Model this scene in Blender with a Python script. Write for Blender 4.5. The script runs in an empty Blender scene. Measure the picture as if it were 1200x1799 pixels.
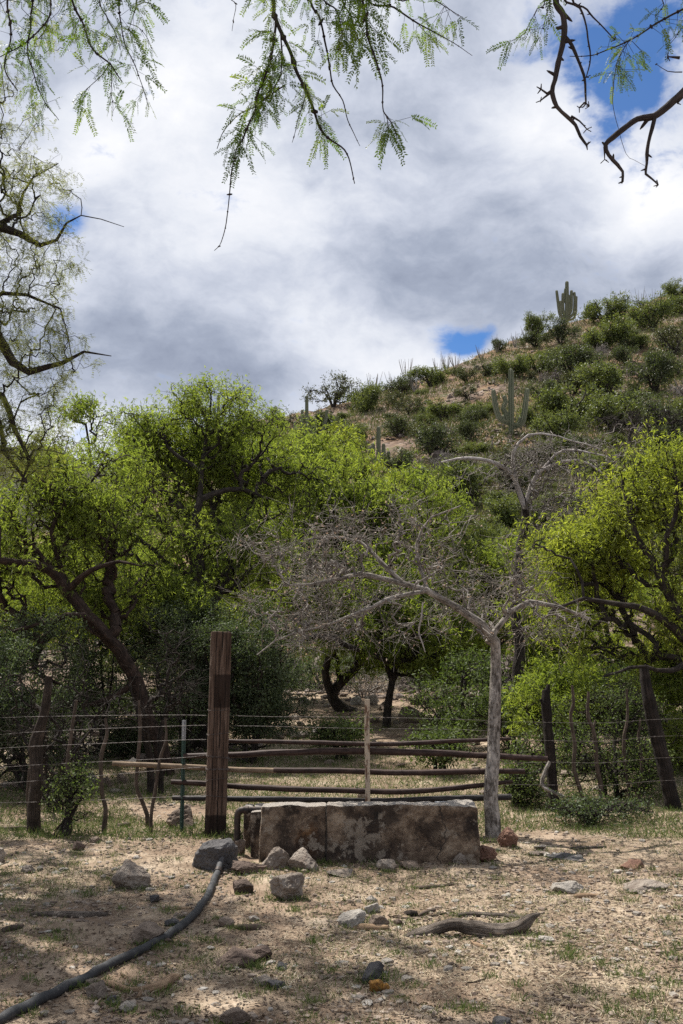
import bpy, math, random
import numpy as np
from mathutils import Vector, Matrix
R = math.radians
sc = bpy.context.scene
COL = sc.collection

# ---------------------------------------------------------------- camera
F = 1749.0
PITCH = math.atan(266.5 / F)
EYE = 1.6
cam_d = bpy.data.cameras.new("camera")
cam = bpy.data.objects.new("camera", cam_d)
COL.objects.link(cam)
cam.location = (0, 0, EYE)
cam.rotation_euler = (R(90) + PITCH, 0, 0)
cam_d.sensor_fit = 'VERTICAL'
cam_d.sensor_height = 36.0
cam_d.lens = 36.0 * F / 1799.0
cam_d.clip_end = 5000
sc.camera = cam

# ---------------------------------------------------------------- light
SUN_EL, SUN_AZ = 62.0, -42.0           # azimuth measured from +Y towards +X
sd = bpy.data.lights.new("sun", 'SUN')
sd.energy = 5.0
sd.angle = R(0.5)
sd.color = (1.0, 0.95, 0.87)
sun = bpy.data.objects.new("sun", sd)
COL.objects.link(sun)
SUNV = Vector((math.sin(R(SUN_AZ)) * math.cos(R(SUN_EL)), math.cos(R(SUN_AZ)) * math.cos(R(SUN_EL)), math.sin(R(SUN_EL))))
sun.rotation_euler = SUNV.to_track_quat('Z', 'Y').to_euler()
sun.location = (-20, 20, 40)
sc.view_settings.view_transform = 'Standard'
sc.view_settings.look = 'None'
sc.view_settings.exposure = 0.9
sc.view_settings.gamma = 1.0
try:
    sc.cycles.use_denoising = False
    sc.cycles.max_bounces = 10; sc.cycles.diffuse_bounces = 7; sc.cycles.transmission_bounces = 8
    sc.cycles.transparent_max_bounces = 4
except Exception:
    pass


class NT:
    """small node helper"""
    def __init__(s, tree):
        s.t = tree; s.n = tree.nodes; s.l = tree.links
    def new(s, typ, **kw):
        n = s.n.new(typ)
        for k, v in kw.items():
            setattr(n, k, v)
        return n
    def put(s, sock, v):
        if isinstance(v, bpy.types.NodeSocket):
            s.l.new(v, sock)
        elif v is not None:
            sock.default_value = v
    def math(s, op, a, b=None, c=None, clamp=False):
        n = s.new('ShaderNodeMath', operation=op); n.use_clamp = clamp
        s.put(n.inputs[0], a)
        if b is not None: s.put(n.inputs[1], b)
        if c is not None: s.put(n.inputs[2], c)
        return n.outputs[0]
    def vmath(s, op, a, b=None):
        n = s.new('ShaderNodeVectorMath', operation=op)
        s.put(n.inputs[0], a)
        if b is not None: s.put(n.inputs[1], b)
        return n.outputs[0] if op not in ('DOT_PRODUCT', 'LENGTH') else n.outputs['Value']
    def mapr(s, v, a, b, c=0.0, d=1.0, smooth=True):
        n = s.new('ShaderNodeMapRange')
        n.interpolation_type = 'SMOOTHSTEP' if smooth else 'LINEAR'
        s.put(n.inputs[0], v)
        for i, q in enumerate((a, b, c, d)): n.inputs[i + 1].default_value = q
        return n.outputs[0]
    def noise(s, vec, scale, detail=4, rough=0.55, dist=0.0, color=False):
        n = s.new('ShaderNodeTexNoise')
        if vec is not None: s.l.new(vec, n.inputs['Vector'])
        n.inputs['Scale'].default_value = scale
        n.inputs['Detail'].default_value = detail
        n.inputs['Roughness'].default_value = rough
        n.inputs['Distortion'].default_value = dist
        return n.outputs['Color' if color else 'Fac']
    def ramp(s, fac, stops, interp='LINEAR'):
        n = s.new('ShaderNodeValToRGB'); cr = n.color_ramp; cr.interpolation = interp
        while len(cr.elements) < len(stops): cr.elements.new(0.5)
        for e, (p, c) in zip(cr.elements, stops):
            e.position = p; e.color = (c[0], c[1], c[2], 1)
        s.l.new(fac, n.inputs[0])
        return n.outputs[0]
    def mix(s, fac, a, b, mode='MIX'):
        n = s.new('ShaderNodeMix'); n.data_type = 'RGBA'; n.blend_type = mode
        s.put(n.inputs[0], fac)
        for i, v in ((6, a), (7, b)):
            if isinstance(v, tuple) and len(v) == 3: v = (*v, 1)
            s.put(n.inputs[i], v)
        return n.outputs[2]
    def scale3(s, vec, v3):
        return s.vmath('MULTIPLY', vec, v3)


def pix(px, py):
    a = (px - 600.0) / F; b = (899.5 - py) / F
    dy = math.cos(PITCH) - b * math.sin(PITCH)
    dz = math.sin(PITCH) + b * math.cos(PITCH)
    return a / dy, dz / dy

# ---------------------------------------------------------------- world: sky with broken cloud
world = bpy.data.worlds.new("World"); sc.world = world
world.use_nodes = True
w = NT(world.node_tree); w.n.clear()
wout = w.new('ShaderNodeOutputWorld')
sky = w.new('ShaderNodeTexSky', sky_type='NISHITA')
sky.sun_disc = False
sky.sun_elevation = R(SUN_EL); sky.sun_rotation = R(SUN_AZ % 360)
sky.air_density = 1.0; sky.dust_density = 0.3; sky.ozone_density = 2.5; sky.altitude = 1200
bg_sky = w.new('ShaderNodeBackground'); bg_sky.inputs[1].default_value = 0.062
w.l.new(w.mix(1.0, sky.outputs[0], (0.48, 0.80, 1.12), 'MULTIPLY'), bg_sky.inputs[0])
tc = w.new('ShaderNodeTexCoord')
dirv = w.vmath('NORMALIZE', tc.outputs['Generated'])
warp = w.noise(dirv, 3.0, 5, 0.6, color=True)
warp = w.vmath('SUBTRACT', warp, (0.5, 0.5, 0.5))
dw = w.vmath('ADD', dirv, w.scale3(warp, (0.09, 0.09, 0.09)))
sep = w.new('ShaderNodeSeparateXYZ'); w.l.new(dw, sep.inputs[0])
yy = w.math('MAXIMUM', sep.outputs[1], 0.12)
U = w.math('DIVIDE', sep.outputs[0], yy)
E = w.math('DIVIDE', sep.outputs[2], yy)
def blob(px, py, rx, ry):
    u0, e0 = pix(px, py)
    a = w.math('MULTIPLY', w.math('SUBTRACT', U, u0), F / rx)
    b = w.math('MULTIPLY', w.math('SUBTRACT', E, e0), F / ry)
    r2 = w.math('ADD', w.math('MULTIPLY', a, a), w.math('MULTIPLY', b, b))
    return w.math('EXPONENT', w.math('MULTIPLY', r2, -1.0))
def blobs(lst, start):
    acc = start
    for (px, py, rx, ry, k) in lst:
        acc = w.math('MULTIPLY_ADD', blob(px, py, rx, ry), k, acc)
    return acc
dn = w.scale3(dw, (1.0, 1.0, 1.7))
n1 = w.noise(dn, 3.2, 8, 0.58)
n2 = w.noise(w.vmath('ADD', dn, (4.3, 1.7, 9.1)), 9.0, 6, 0.6)
n3 = w.noise(w.vmath('ADD', dn, (8.3, 5.7, 2.1)), 24.0, 6, 0.62)
# where the blue shows through
hole = blobs([(1100, 130, 110, 115, 1.5), (1000, 60, 90, 40, 0.45), (905, 95, 70, 22, 0.5), (1170, 30, 80, 50, 0.7), (1060, 230, 40, 45, 0.5),
              (815, 592, 46, 32, 1.5), (118, 385, 56, 44, 1.0), (855, 575, 24, 14, 0.5), (1400, -150, 300, 220, 0.8)],
             w.math('ADD', w.math('MULTIPLY_ADD', n2, 1.6, -0.8), w.math('MULTIPLY_ADD', n3, 1.6, -0.8)))
hole = w.math('MULTIPLY_ADD', n1, 0.5, w.math('SUBTRACT', hole, 0.25))
hole = w.mapr(hole, 0.22, 0.95, 0.0, 0.96)
# how bright each bit of cloud is
br = blobs([(340, 130, 110, 120, 0.34), (170, 260, 160, 90, 0.22), (450, 430, 160, 90, 0.20), (560, 330, 220, 90, 0.16), (1000, 210, 170, 80, 0.40),
            (1150, 350, 110, 90, 0.42), (620, 60, 200, 60, 0.16), (600, 560, 100, 90, 0.14), (700, 640, 150, 50, 0.18), (120, 750, 110, 50, 0.30),
            (130, 60, 130, 90, -0.16), (760, 230, 110, 60, -0.14), (260, 610, 200, 100, -0.30), (440, 670, 200, 70, -0.24), (830, 470, 230, 90, -0.30), (520, 480, 120, 60, -0.14),
            (1120, 470, 150, 60, -0.20), (1000, 540, 260, 40, -0.12), (430, 160, 60, 130, 0.10), (180, 470, 120, 50, -0.06), (100, 480, 100, 90, 0.12)],
           w.math('MULTIPLY_ADD', n1, 0.8, -0.4))
br = w.math('MULTIPLY_ADD', w.math('SUBTRACT', n3, 0.5), 0.38, br)
br = w.math('MULTIPLY_ADD', w.math('SUBTRACT', n2, 0.5), 0.78, w.math('ADD', br, 0.57), clamp=True)
ccol = w.ramp(br, [(0.0, (0.22, 0.255, 0.35)), (0.28, (0.37, 0.415, 0.52)), (0.52, (0.57, 0.61, 0.71)), (0.70, (0.74, 0.77, 0.84)), (1.0, (0.93, 0.935, 0.96))])
bg_cl = w.new('ShaderNodeBackground'); w.l.new(ccol, bg_cl.inputs[0]); bg_cl.inputs[1].default_value = 0.585
mxs = w.new('ShaderNodeMixShader')
w.l.new(hole, mxs.inputs[0]); w.l.new(bg_cl.outputs[0], mxs.inputs[1]); w.l.new(bg_sky.outputs[0], mxs.inputs[2])
w.l.new(mxs.outputs[0], wout.inputs[0])

# ---------------------------------------------------------------- numeric noise
def _hash(ix, iy, iz):
    h = (ix * 374761393 + iy * 668265263 + iz * 1274126177) & 0xffffffff
    h = ((h ^ (h >> 13)) * 1274126177) & 0xffffffff
    return ((h ^ (h >> 16)) & 0xffff) / 65535.0
def vnoise(p):
    p = np.asarray(p, float); i = np.floor(p).astype(np.int64); f = p - i
    f = f * f * (3 - 2 * f); out = 0
    for dx in (0, 1):
        for dy in (0, 1):
            for dz in (0, 1):
                wgt = (f[..., 0] if dx else 1 - f[..., 0]) * (f[..., 1] if dy else 1 - f[..., 1]) * (f[..., 2] if dz else 1 - f[..., 2])
                out = out + wgt * _hash(i[..., 0] + dx, i[..., 1] + dy, i[..., 2] + dz)
    return out * 2 - 1
def fbm(p, scale, octv=4, rough=0.5):
    p = np.asarray(p, float) * scale; a = 1.0; s = 0; tot = 0
    for k in range(octv):
        s = s + a * vnoise(p + 17.3 * k); tot += a
        a *= rough; p = p * 2.03
    return s / tot

# ---------------------------------------------------------------- terrain
_sk = [(-900, 1060, 70), (-300, 1000, 80), (0, 950, 85), (100, 915, 88), (200, 860, 90), (300, 800, 95), (430, 738, 100), (500, 727, 102), (600, 706, 106), (700, 680, 110),
       (800, 644, 115), (860, 618, 118), (905, 600, 122), (950, 592, 126), (1000, 566, 132), (1060, 556, 138), (1110, 545, 142), (1160, 528, 148), (1200, 514, 152), (1400, 470, 165), (2200, 400, 190)]
_SU = np.array([pix(a, b)[0] for a, b, c in _sk]); _SE = np.array([pix(a, b)[1] for a, b, c in _sk]); _SY = np.array([float(c) for a, b, c in _sk])
def gz(x, y):
    x = np.asarray(x, float); y = np.asarray(y, float)
    u = x / np.maximum(y, 2.0)
    er = np.interp(u, _SU, _SE); yr = np.interp(u, _SU, _SY)
    t = np.clip((y - 10) / 18, 0, 1)
    z = 0.9 * t * t * (3 - 2 * t)
    H = EYE + yr * er - 0.9
    s = (y - 27) / (yr - 27)
    s0 = np.clip(s, 0, 1)
    zh = H * np.power(s0, 1.13)
    zh = np.where(s > 1, H * np.maximum(1 - (s - 1) * 0.55, 0.05), zh)
    z = z + zh
    p = np.stack([x, y, np.zeros_like(x)], -1)
    far = np.clip((y - 20) / 40, 0, 1)
    z = z + 0.05 * fbm(p, 0.45, 3) * np.clip((y + 5) / 8, 0, 1) + far * 0.9 * fbm(p + 50, 0.11, 4)
    z = z + np.clip((y - 14) / 20, 0, 1) * 0.22 * fbm(p + 90, 0.8, 3)
    near = np.clip(1 - (y - 12) / 8, 0, 1)
    z = z + near * (0.014 * fbm(p + 20, 4.0, 3) + .010 * fbm(p + 31, 11.0, 2))
    # a gentle bank on the right beyond the fence
    z = z + 0.25 * np.clip((x - 1.8) / 3, 0, 1) * np.clip((y - 9.5) / 4, 0, 1)
    return z
def g1(x, y): return float(gz(np.array([x]), np.array([y]))[0])
def hit(px, py, ymax=260):
    u, e = pix(px, py)
    ys = np.concatenate([np.arange(3, 30, 0.02), np.arange(30, ymax, 0.15)])
    d = EYE + e * ys - gz(u * ys, ys)
    k = np.argmax(d <= 0) if (d <= 0).any() else len(ys) - 1
    y = ys[k]
    return Vector((u * y, y, g1(u * y, y)))
def P(px, py, y):
    u, e = pix(px, py)
    return Vector((u * y, y, EYE + e * y))

# ---------------------------------------------------------------- mesh building
class MB:
    def __init__(s): s.v = []; s.f = []; s.r = []; s.t = []; s.n = 0
    def add(s, v, f, rnd=None, tc=None):
        v = np.asarray(v, float).reshape(-1, 3); f = np.asarray(f, np.int64)
        s.v.append(v); s.f.append(f + s.n)
        s.t.append(np.zeros_like(v) if tc is None else np.asarray(tc, float).reshape(-1, 3))
        if rnd is None: rnd = 0.5
        s.r.append(np.broadcast_to(np.asarray(rnd, float), (len(f),)))
        s.n += len(v)
    def mesh(s, name, mat, smooth=False):
        me = bpy.data.meshes.new(name)
        V = np.concatenate(s.v); tot = np.concatenate([np.full(len(f), f.shape[1]) for f in s.f])
        loops = np.concatenate([f.ravel() for f in s.f])
        me.vertices.add(len(V)); me.vertices.foreach_set('co', V.ravel().astype(np.float32))
        me.loops.add(len(loops)); me.loops.foreach_set('vertex_index', loops.astype(np.int32))
        me.polygons.add(len(tot)); st = np.concatenate([[0], np.cumsum(tot)[:-1]])
        me.polygons.foreach_set('loop_start', st.astype(np.int32))
        me.polygons.foreach_set('loop_total', tot.astype(np.int32))
        me.polygons.foreach_set('use_smooth', np.full(len(tot), smooth, bool))
        a = me.attributes.new('rnd', 'FLOAT', 'FACE'); a.data.foreach_set('value', np.concatenate(s.r).astype(np.float32))
        b = me.attributes.new('tc', 'FLOAT_VECTOR', 'POINT'); b.data.foreach_set('vector', np.concatenate(s.t).ravel().astype(np.float32))
        me.update(calc_edges=True)
        if mat: me.materials.append(mat)
        return me
    def build(s, name, mat, parent=None, smooth=False, origin=None):
        if origin is not None:
            o3 = np.array(origin); s.v = [v - o3 for v in s.v]
        o = bpy.data.objects.new(name, s.mesh(name, mat, smooth)); COL.objects.link(o)
        if origin is not None: o.location = origin
        if parent is not None: attach(o, parent)
        return o
def attach(o, parent):
    o.parent = parent
    if parent.type == 'EMPTY':
        o.matrix_parent_inverse = Matrix.Translation(-Vector(parent.location))
def tag(o, label=None, cat=None, group=None, kind=None):
    if label: o['label'] = label
    if cat: o['category'] = cat
    if group: o['group'] = group
    if kind: o['kind'] = kind
    return o
def thing(name, label, cat, loc, group=None):
    o = bpy.data.objects.new(name, None); COL.objects.link(o); o.location = loc
    o.empty_display_size = 0.1
    return tag(o, label, cat, group)

def resample(pts, step):
    """Catmull-Rom through rows of (x,y,z,r...)"""
    p = np.asarray(pts, float)
    if len(p) < 3:
        n = max(2, int(np.linalg.norm(p[-1, :3] - p[0, :3]) / step) + 1)
        t = np.linspace(0, 1, n)[:, None]; return p[0] * (1 - t) + p[-1] * t
    q = np.vstack([2 * p[0] - p[1], p, 2 * p[-1] - p[-2]]); out = []
    for i in range(1, len(q) - 2):
        n = max(1, int(round(np.linalg.norm(q[i + 1, :3] - q[i, :3]) / step)))
        t = (np.arange(n) / n)[:, None]
        a, b, c, d = q[i - 1], q[i], q[i + 1], q[i + 2]
        out.append(0.5 * ((2 * b) + (-a + c) * t + (2 * a - 5 * b + 4 * c - d) * t * t + (-a + 3 * b - 3 * c + d) * t ** 3))
    out.append(p[-1:]); return np.vstack(out)
def tube(mb, pts, k=8, rough=0.0, nf=6.0, ribs=0, ribamp=0.0, seed=0, rnd=0.5, cap=True, round_end=False):
    """one continuous tube through rows (x,y,z,r)"""
    p = np.asarray(pts, float)
    if round_end:
        d = p[-1, :3] - p[-2, :3]; d /= np.linalg.norm(d) + 1e-9; r = p[-1, 3]
        ext = [np.r_[p[-1, :3] + d * r * math.sin(a), r * math.cos(a) + 1e-4] for a in (0.4, 0.8, 1.2, 1.5)]
        p = np.vstack([p, ext])
    c = p[:, :3]; r = p[:, 3]; n = len(c)
    T = np.gradient(c, axis=0); T /= np.linalg.norm(T, axis=1)[:, None] + 1e-9
    A = np.zeros_like(T); ref = np.array([0.31, 0.95, 0.05]) if abs(T[0, 2]) > 0.6 else np.array([0, 0, 1.0])
    a = np.cross(T[0], ref); a /= np.linalg.norm(a); A[0] = a
    for i in range(1, n):
        a = a - T[i] * np.dot(a, T[i]); a /= np.linalg.norm(a) + 1e-9; A[i] = a
    B = np.cross(T, A)
    th = np.arange(k) / k * 2 * math.pi
    rr = r[:, None] * np.ones(k)[None]
    if ribs: rr = rr * (1 - ribamp * (np.arange(k) % 2))[None]
    ring = (np.cos(th)[None, :, None] * A[:, None] + np.sin(th)[None, :, None] * B[:, None])
    L = np.concatenate([[0], np.cumsum(np.linalg.norm(np.diff(c, axis=0), axis=1))])
    if rough:
        base = ring * 1.0
        nz = fbm(np.concatenate([c[:, None] * 1.0 + ring * r[:, None, None] * 1.0], 0) + seed, nf, 3)
        s3 = np.stack([np.cos(th)[None] * 1.4 + 0 * L[:, None], np.sin(th)[None] * 1.4 + 0 * L[:, None], L[:, None] * 1.1 + 0 * th[None]], -1)
        rdg = 1 - 2 * np.abs(fbm(s3 + seed, 2.2, 3))
        rr = rr * (1 + rough * nz + rough * 0.6 * (rdg - 0.5))
    V = c[:, None] + ring * rr[..., None]
    tcv = np.stack([np.cos(th)[None] + 0 * L[:, None], np.sin(th)[None] + 0 * L[:, None], L[:, None] + 0 * th[None]], -1)
    i = np.arange(n - 1)[:, None] * k; j = np.arange(k)[None]; j2 = (j + 1) % k
    f = np.stack([i + j, i + j2, i + k + j2, i + k + j], -1).reshape(-1, 4)
    mb.add(V.reshape(-1, 3), f, rnd, tcv)
    if cap:
        for row, flip in ((0, True), (n - 1, False)):
            ids = np.arange(k) + row * k
            vv = V[row]; ctr = vv.mean(0)
            fv = np.vstack([vv, ctr]); q = np.arange(k)
            ff = np.stack([q, (q + 1) % k, np.full(k, k)], -1)
            if flip: ff = ff[:, ::-1]
            mb.add(fv, ff, rnd, np.vstack([tcv[row], [[0, 0, L[row]]]]))
def sticks(mb, a, b, ra, rb, k=3, rnd=0.5):
    """many separate thin tapered twigs at once"""
    a = np.asarray(a, float); b = np.asarray(b, float); n = len(a)
    if n == 0: return
    d = b - a; ln = np.linalg.norm(d, axis=1, keepdims=True) + 1e-9; d = d / ln
    ref = np.where(np.abs(d[:, 2:3]) > 0.8, np.array([[1.0, 0, 0]]), np.array([[0, 0, 1.0]]))
    A = np.cross(d, ref); A /= np.linalg.norm(A, axis=1, keepdims=True) + 1e-9; B = np.cross(d, A)
    th = np.arange(k) / k * 2 * math.pi
    ring = np.cos(th)[None, :, None] * A[:, None] + np.sin(th)[None, :, None] * B[:, None]
    ra = np.broadcast_to(ra, (n,)); rb = np.broadcast_to(rb, (n,))
    b2 = b + d * np.minimum(rb, ln[:, 0] * 0.2)[:, None]
    V = np.concatenate([a[:, None] + ring * ra[:, None, None], b2[:, None] + ring * rb[:, None, None]], 1)
    j = np.arange(k); j2 = (j + 1) % k
    f = np.stack([j, j2, j2 + k, j + k], -1)
    f = (np.arange(n)[:, None, None] * 2 * k + f[None]).reshape(-1, 4)
    L = ln[:, 0]
    tcv = np.zeros((n, 2 * k, 3)); tcv[:, :, 0] = np.tile(np.cos(th), 2); tcv[:, :, 1] = np.tile(np.sin(th), 2)
    tcv[:, k:, 2] = L[:, None]; tcv += a[:, None, :1] * 3
    rn = np.repeat(np.broadcast_to(rnd, (n,)), k)
    mb.add(V.reshape(-1, 3), f, rn, tcv)
def unit(v): return v / (np.linalg.norm(v, axis=-1, keepdims=True) + 1e-9)
def blades(mb, a, d, L, wd, rng, sag=0.0, rnd=None, facing=None):
    """rhombic leaf blades: anchors a, directions d, lengths, widths"""
    n = len(a)
    if n == 0: return
    s = unit(np.cross(d, rng.normal(size=(n, 3)) if facing is None else facing))
    L = np.broadcast_to(L, (n,))[:, None]; wd = np.broadcast_to(wd, (n,))[:, None]
    m = a + d * L * 0.45
    tip = a + d * L; tip[:, 2] -= (sag * L)[:, 0]
    V = np.stack([a, m + s * wd / 2, tip, m - s * wd / 2], 1)
    f = np.arange(4 * n).reshape(n, 4)
    mb.add(V.reshape(-1, 3), f, rng.random(n) if rnd is None else rnd)
def pinnate(mb, a, d, L, rng, pairs=8, lw=0.16, ll=0.11, droop=0.35, rnd=None):
    """feathery pinnae with real leaflets: anchors a (n,3), directions d, length L (n,)"""
    n = len(a)
    if n == 0: return
    L = np.broadcast_to(L, (n,)).astype(float)
    s = unit(np.cross(d, rng.normal(size=(n, 3)) * 0.5 + np.array([0, 0, 1.0])))
    up = np.cross(s, d)
    t = (np.arange(pairs) + 1.2) / (pairs + 0.6)
    pts = a[:, None] + d[:, None] * (L[:, None] * t[None])[..., None]
    pts[..., 2] -= droop * L[:, None] * t[None] ** 2
    if rnd is None: rnd = rng.random(n)
    for sg in (-1, 1):
        dd = unit(rng.normal(size=pts.shape) * .16 + sg * s[:, None] * 0.9 + d[:, None] * 0.45 + up[:, None] * 0.1 + np.array([0, 0, -0.25]) * t[None, :, None])
        fac = unit(up[:, None] + 0 * dd + rng.normal(size=dd.shape) * 0.25)
        q = len(t) * n
        ln = ((.7 + .5 * rng.random((n, len(t)))) * L[:, None] * ll * (1.05 - 0.5 * np.abs(t[None] - 0.45)))
        blades(mb, pts.reshape(-1, 3), dd.reshape(-1, 3), ln.reshape(-1) * 1.6, (L[:, None] * ll * lw * 3 + 0 * t[None]).reshape(-1), rng,
               rnd=np.repeat(rnd, len(t)), facing=fac.reshape(-1, 3))
    # the stalk
    mb2 = mb
    ends = a + d * L[:, None]; ends[:, 2] -= droop * L
    mid = a + d * L[:, None] * 0.5; mid[:, 2] -= droop * L * 0.25
    for (p0, p1) in ((a, mid), (mid, ends)):
        sd_ = unit(p1 - p0); blades(mb2, p0, sd_, np.linalg.norm(p1 - p0, axis=1), L * 0.018, rng, rnd=rnd)

# ---------------------------------------------------------------- materials
def mat_new(name):
    m = bpy.data.materials.new(name); m.use_nodes = True
    t = NT(m.node_tree); t.n.clear()
    out = t.new('ShaderNodeOutputMaterial'); b = t.new('ShaderNodeBsdfPrincipled')
    t.l.new(b.outputs[0], out.inputs[0])
    return m, t, b, out
def attr(t, name, what='Fac'):
    a = t.new('ShaderNodeAttribute', attribute_name=name); return a.outputs[what]
def bump(t, b, h, strength=0.5, dist=0.02):
    n = t.new('ShaderNodeBump'); n.inputs['Strength'].default_value = strength; n.inputs['Distance'].default_value = dist
    t.l.new(h, n.inputs['Height']); t.l.new(n.outputs[0], b.inputs['Normal'])
def leaf_mat(name, cols, trans=0.45, rough=0.5, tint=(1.1, 1.25, 0.5), clump=1.2):
    m, t, b, out = mat_new(name)
    r = attr(t, 'rnd')
    obj = t.new('ShaderNodeTexCoord').outputs['Object']
    n = t.noise(obj, clump, 2)
    f = t.math('ADD', t.math('MULTIPLY', r, 0.6), t.math('MULTIPLY_ADD', n, 1.2, -0.4), clamp=True)
    c = t.ramp(f, [(i / (len(cols) - 1), q) for i, q in enumerate(cols)])
    t.l.new(c, b.inputs['Base Color']); b.inputs['Roughness'].default_value = rough
    b.inputs['Specular IOR Level'].default_value = 0.22
    tr = t.new('ShaderNodeBsdfTranslucent'); t.l.new(t.mix(1.0, c, tint, 'MULTIPLY'), tr.inputs[0])
    mx = t.new('ShaderNodeMixShader'); mx.inputs[0].default_value = trans
    t.l.new(b.outputs[0], mx.inputs[1]); t.l.new(tr.outputs[0], mx.inputs[2]); t.l.new(mx.outputs[0], out.inputs[0])
    return m
def bark_mat(name, c0, c1, sx=4.0, sz=3.0, rough=0.9, bs=0.7, bd=0.02):
    m, t, b, out = mat_new(name)
    v = attr(t, 'tc', 'Vector')
    v = t.scale3(v, (sx * 0.35, sx * 0.35, sz))
    n = t.noise(v, 3.0, 6, 0.65, 0.4); n2 = t.noise(t.new('ShaderNodeTexCoord').outputs['Object'], 9.0, 4, 0.6)
    f = t.math('ADD', t.math('MULTIPLY', n, 0.7), t.math('MULTIPLY', n2, 0.45))
    f = t.mapr(f, 0.42, 0.72)
    t.l.new(t.mix(f, c0, c1), b.inputs['Base Color']); b.inputs['Roughness'].default_value = rough
    b.inputs['Specular IOR Level'].default_value = 0.2
    bump(t, b, f, bs, bd)
    return m
def rock_mat(name, cols, sc1=5.0, rough=0.85, vein=None):
    m, t, b, out = mat_new(name)
    v = t.new('ShaderNodeTexCoord').outputs['Object']
    oi = t.new('ShaderNodeObjectInfo').outputs['Random']
    v2 = t.vmath('ADD', v, t.scale3(t.new('ShaderNodeObjectInfo').outputs['Location'], (3.1, 2.3, 1.7)))
    n = t.noise(v2, sc1, 8, 0.65, 0.3); n2 = t.noise(v2, sc1 * 5, 6, 0.7)
    r = attr(t, 'rnd')
    f = t.math('ADD', t.math('MULTIPLY_ADD', n, 1.5, -0.45), t.math('MULTIPLY_ADD', n2, 0.5, -0.25))
    f = t.math('ADD', f, t.math('MULTIPLY_ADD', r, 0.5, -0.25), clamp=True)
    c = t.ramp(f, [(i / (len(cols) - 1), q) for i, q in enumerate(cols)])
    if vein:
        vn = t.noise(v2, sc1 * 0.9, 5, 0.5, 1.5)
        k = t.math('SUBTRACT', 1.0, t.mapr(t.math('ABSOLUTE', t.math('SUBTRACT', vn, 0.5)), 0.0, 0.035))
        c = t.mix(t.math('MULTIPLY', k, 0.7), c, vein)
    t.l.new(c, b.inputs['Base Color']); b.inputs['Roughness'].default_value = rough
    b.inputs['Specular IOR Level'].default_value = 0.25
    h = t.math('ADD', n, t.math('MULTIPLY', n2, 0.6))
    bump(t, b, h, 1.0, 0.05)
    return m
M = {}
M['leaf_mesquite'] = leaf_mat('mesquite_leaf', [(0.085, 0.115, 0.028), (0.15, 0.19, 0.046), (0.25, 0.285, 0.08)], 0.6, tint=(1.4, 1.45, 0.6))
M['leaf_bright'] = leaf_mat('bright_leaf', [(0.11, 0.14, 0.03), (0.20, 0.235, 0.048), (0.32, 0.345, 0.085)], 0.58, tint=(1.4, 1.42, 0.6))
M['leaf_near'] = leaf_mat('overhead_leaf', [(0.05, 0.09, 0.016), (0.09, 0.145, 0.026), (0.20, 0.25, 0.035)], 0.5, tint=(1.3, 1.35, 0.45), clump=3.0)
M['leaf_left'] = leaf_mat('pale_leaf', [(0.10, 0.12, 0.035), (0.18, 0.20, 0.06), (0.30, 0.31, 0.10)], 0.55, tint=(1.15, 1.15, 0.5), clump=2.0)
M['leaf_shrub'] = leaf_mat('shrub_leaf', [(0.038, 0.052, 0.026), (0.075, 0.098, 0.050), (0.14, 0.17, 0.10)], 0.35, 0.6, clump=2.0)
M['leaf_light_shrub'] = leaf_mat('light_shrub_leaf', [(0.05, 0.072, 0.024), (0.09, 0.12, 0.042), (0.16, 0.185, 0.08)], 0.4, 0.6, clump=2.0)
M['leaf_hill'] = leaf_mat('hill_leaf', [(0.066, 0.086, 0.03), (0.105, 0.134, 0.044), (0.16, 0.19, 0.066)], 0.4, tint=(1.3, 1.25, 0.6), clump=0.8)
M['leaf_hill_dark'] = leaf_mat('hill_leaf_dark', [(0.046, 0.056, 0.028), (0.072, 0.085, 0.040), (0.11, 0.12, 0.06)], 0.35, clump=0.8)
M['leaf_hill_olive'] = leaf_mat('hill_leaf_olive', [(0.05, 0.06, 0.022), (0.085, 0.10, 0.035), (0.14, 0.15, 0.06)], 0.25, tint=(1.2, 1.15, 0.6), clump=0.8)
M['leaf_dead'] = leaf_mat('dead_leaf', [(0.16, 0.105, 0.08), (0.30, 0.23, 0.18), (0.50, 0.42, 0.35)], 0.3, 0.7, (1, 0.9, 0.8))
M['bark_dark'] = bark_mat('dark_bark', (0.014, 0.011, 0.009), (0.062, 0.050, 0.043))
M['bark_near'] = bark_mat('branch_bark', (0.018, 0.014, 0.013), (0.07, 0.055, 0.05), bd=0.004)
M['bark_red'] = bark_mat('reddish_bark', (0.016, 0.010, 0.008), (0.065, 0.042, 0.032))
M['bark_grey'] = bark_mat('grey_bark', (0.12, 0.10, 0.092), (0.29, 0.26, 0.245), sz=9.0, bs=0.4, bd=0.008)
M['twig_grey'] = bark_mat('grey_twig', (0.055, 0.045, 0.036), (0.35, 0.315, 0.28), sx=2.5, sz=6.0, bs=0.6, bd=0.01)
M['twig_pale'] = bark_mat('pale_twig', (0.20, 0.175, 0.16), (0.50, 0.455, 0.43), bs=0.3, bd=0.004)
M['stay'] = bark_mat('stay_wood', (0.03, 0.022, 0.016), (0.12, 0.09, 0.07), bs=0.5, bd=0.006)
M['post'] = bark_mat('old_post_wood', (0.022, 0.016, 0.012), (0.11, 0.082, 0.064), sx=14, sz=1.6, bs=1.0, bd=0.012)
M['post_black'] = bark_mat('charred_post_wood', (0.010, 0.008, 0.007), (0.055, 0.042, 0.035), sx=14, sz=1.6, bs=1.0, bd=0.015)
M['log'] = bark_mat('driftwood', (0.045, 0.032, 0.024), (0.40, 0.335, 0.28), sx=11, sz=1.6, bs=1.0, bd=0.03)
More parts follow.
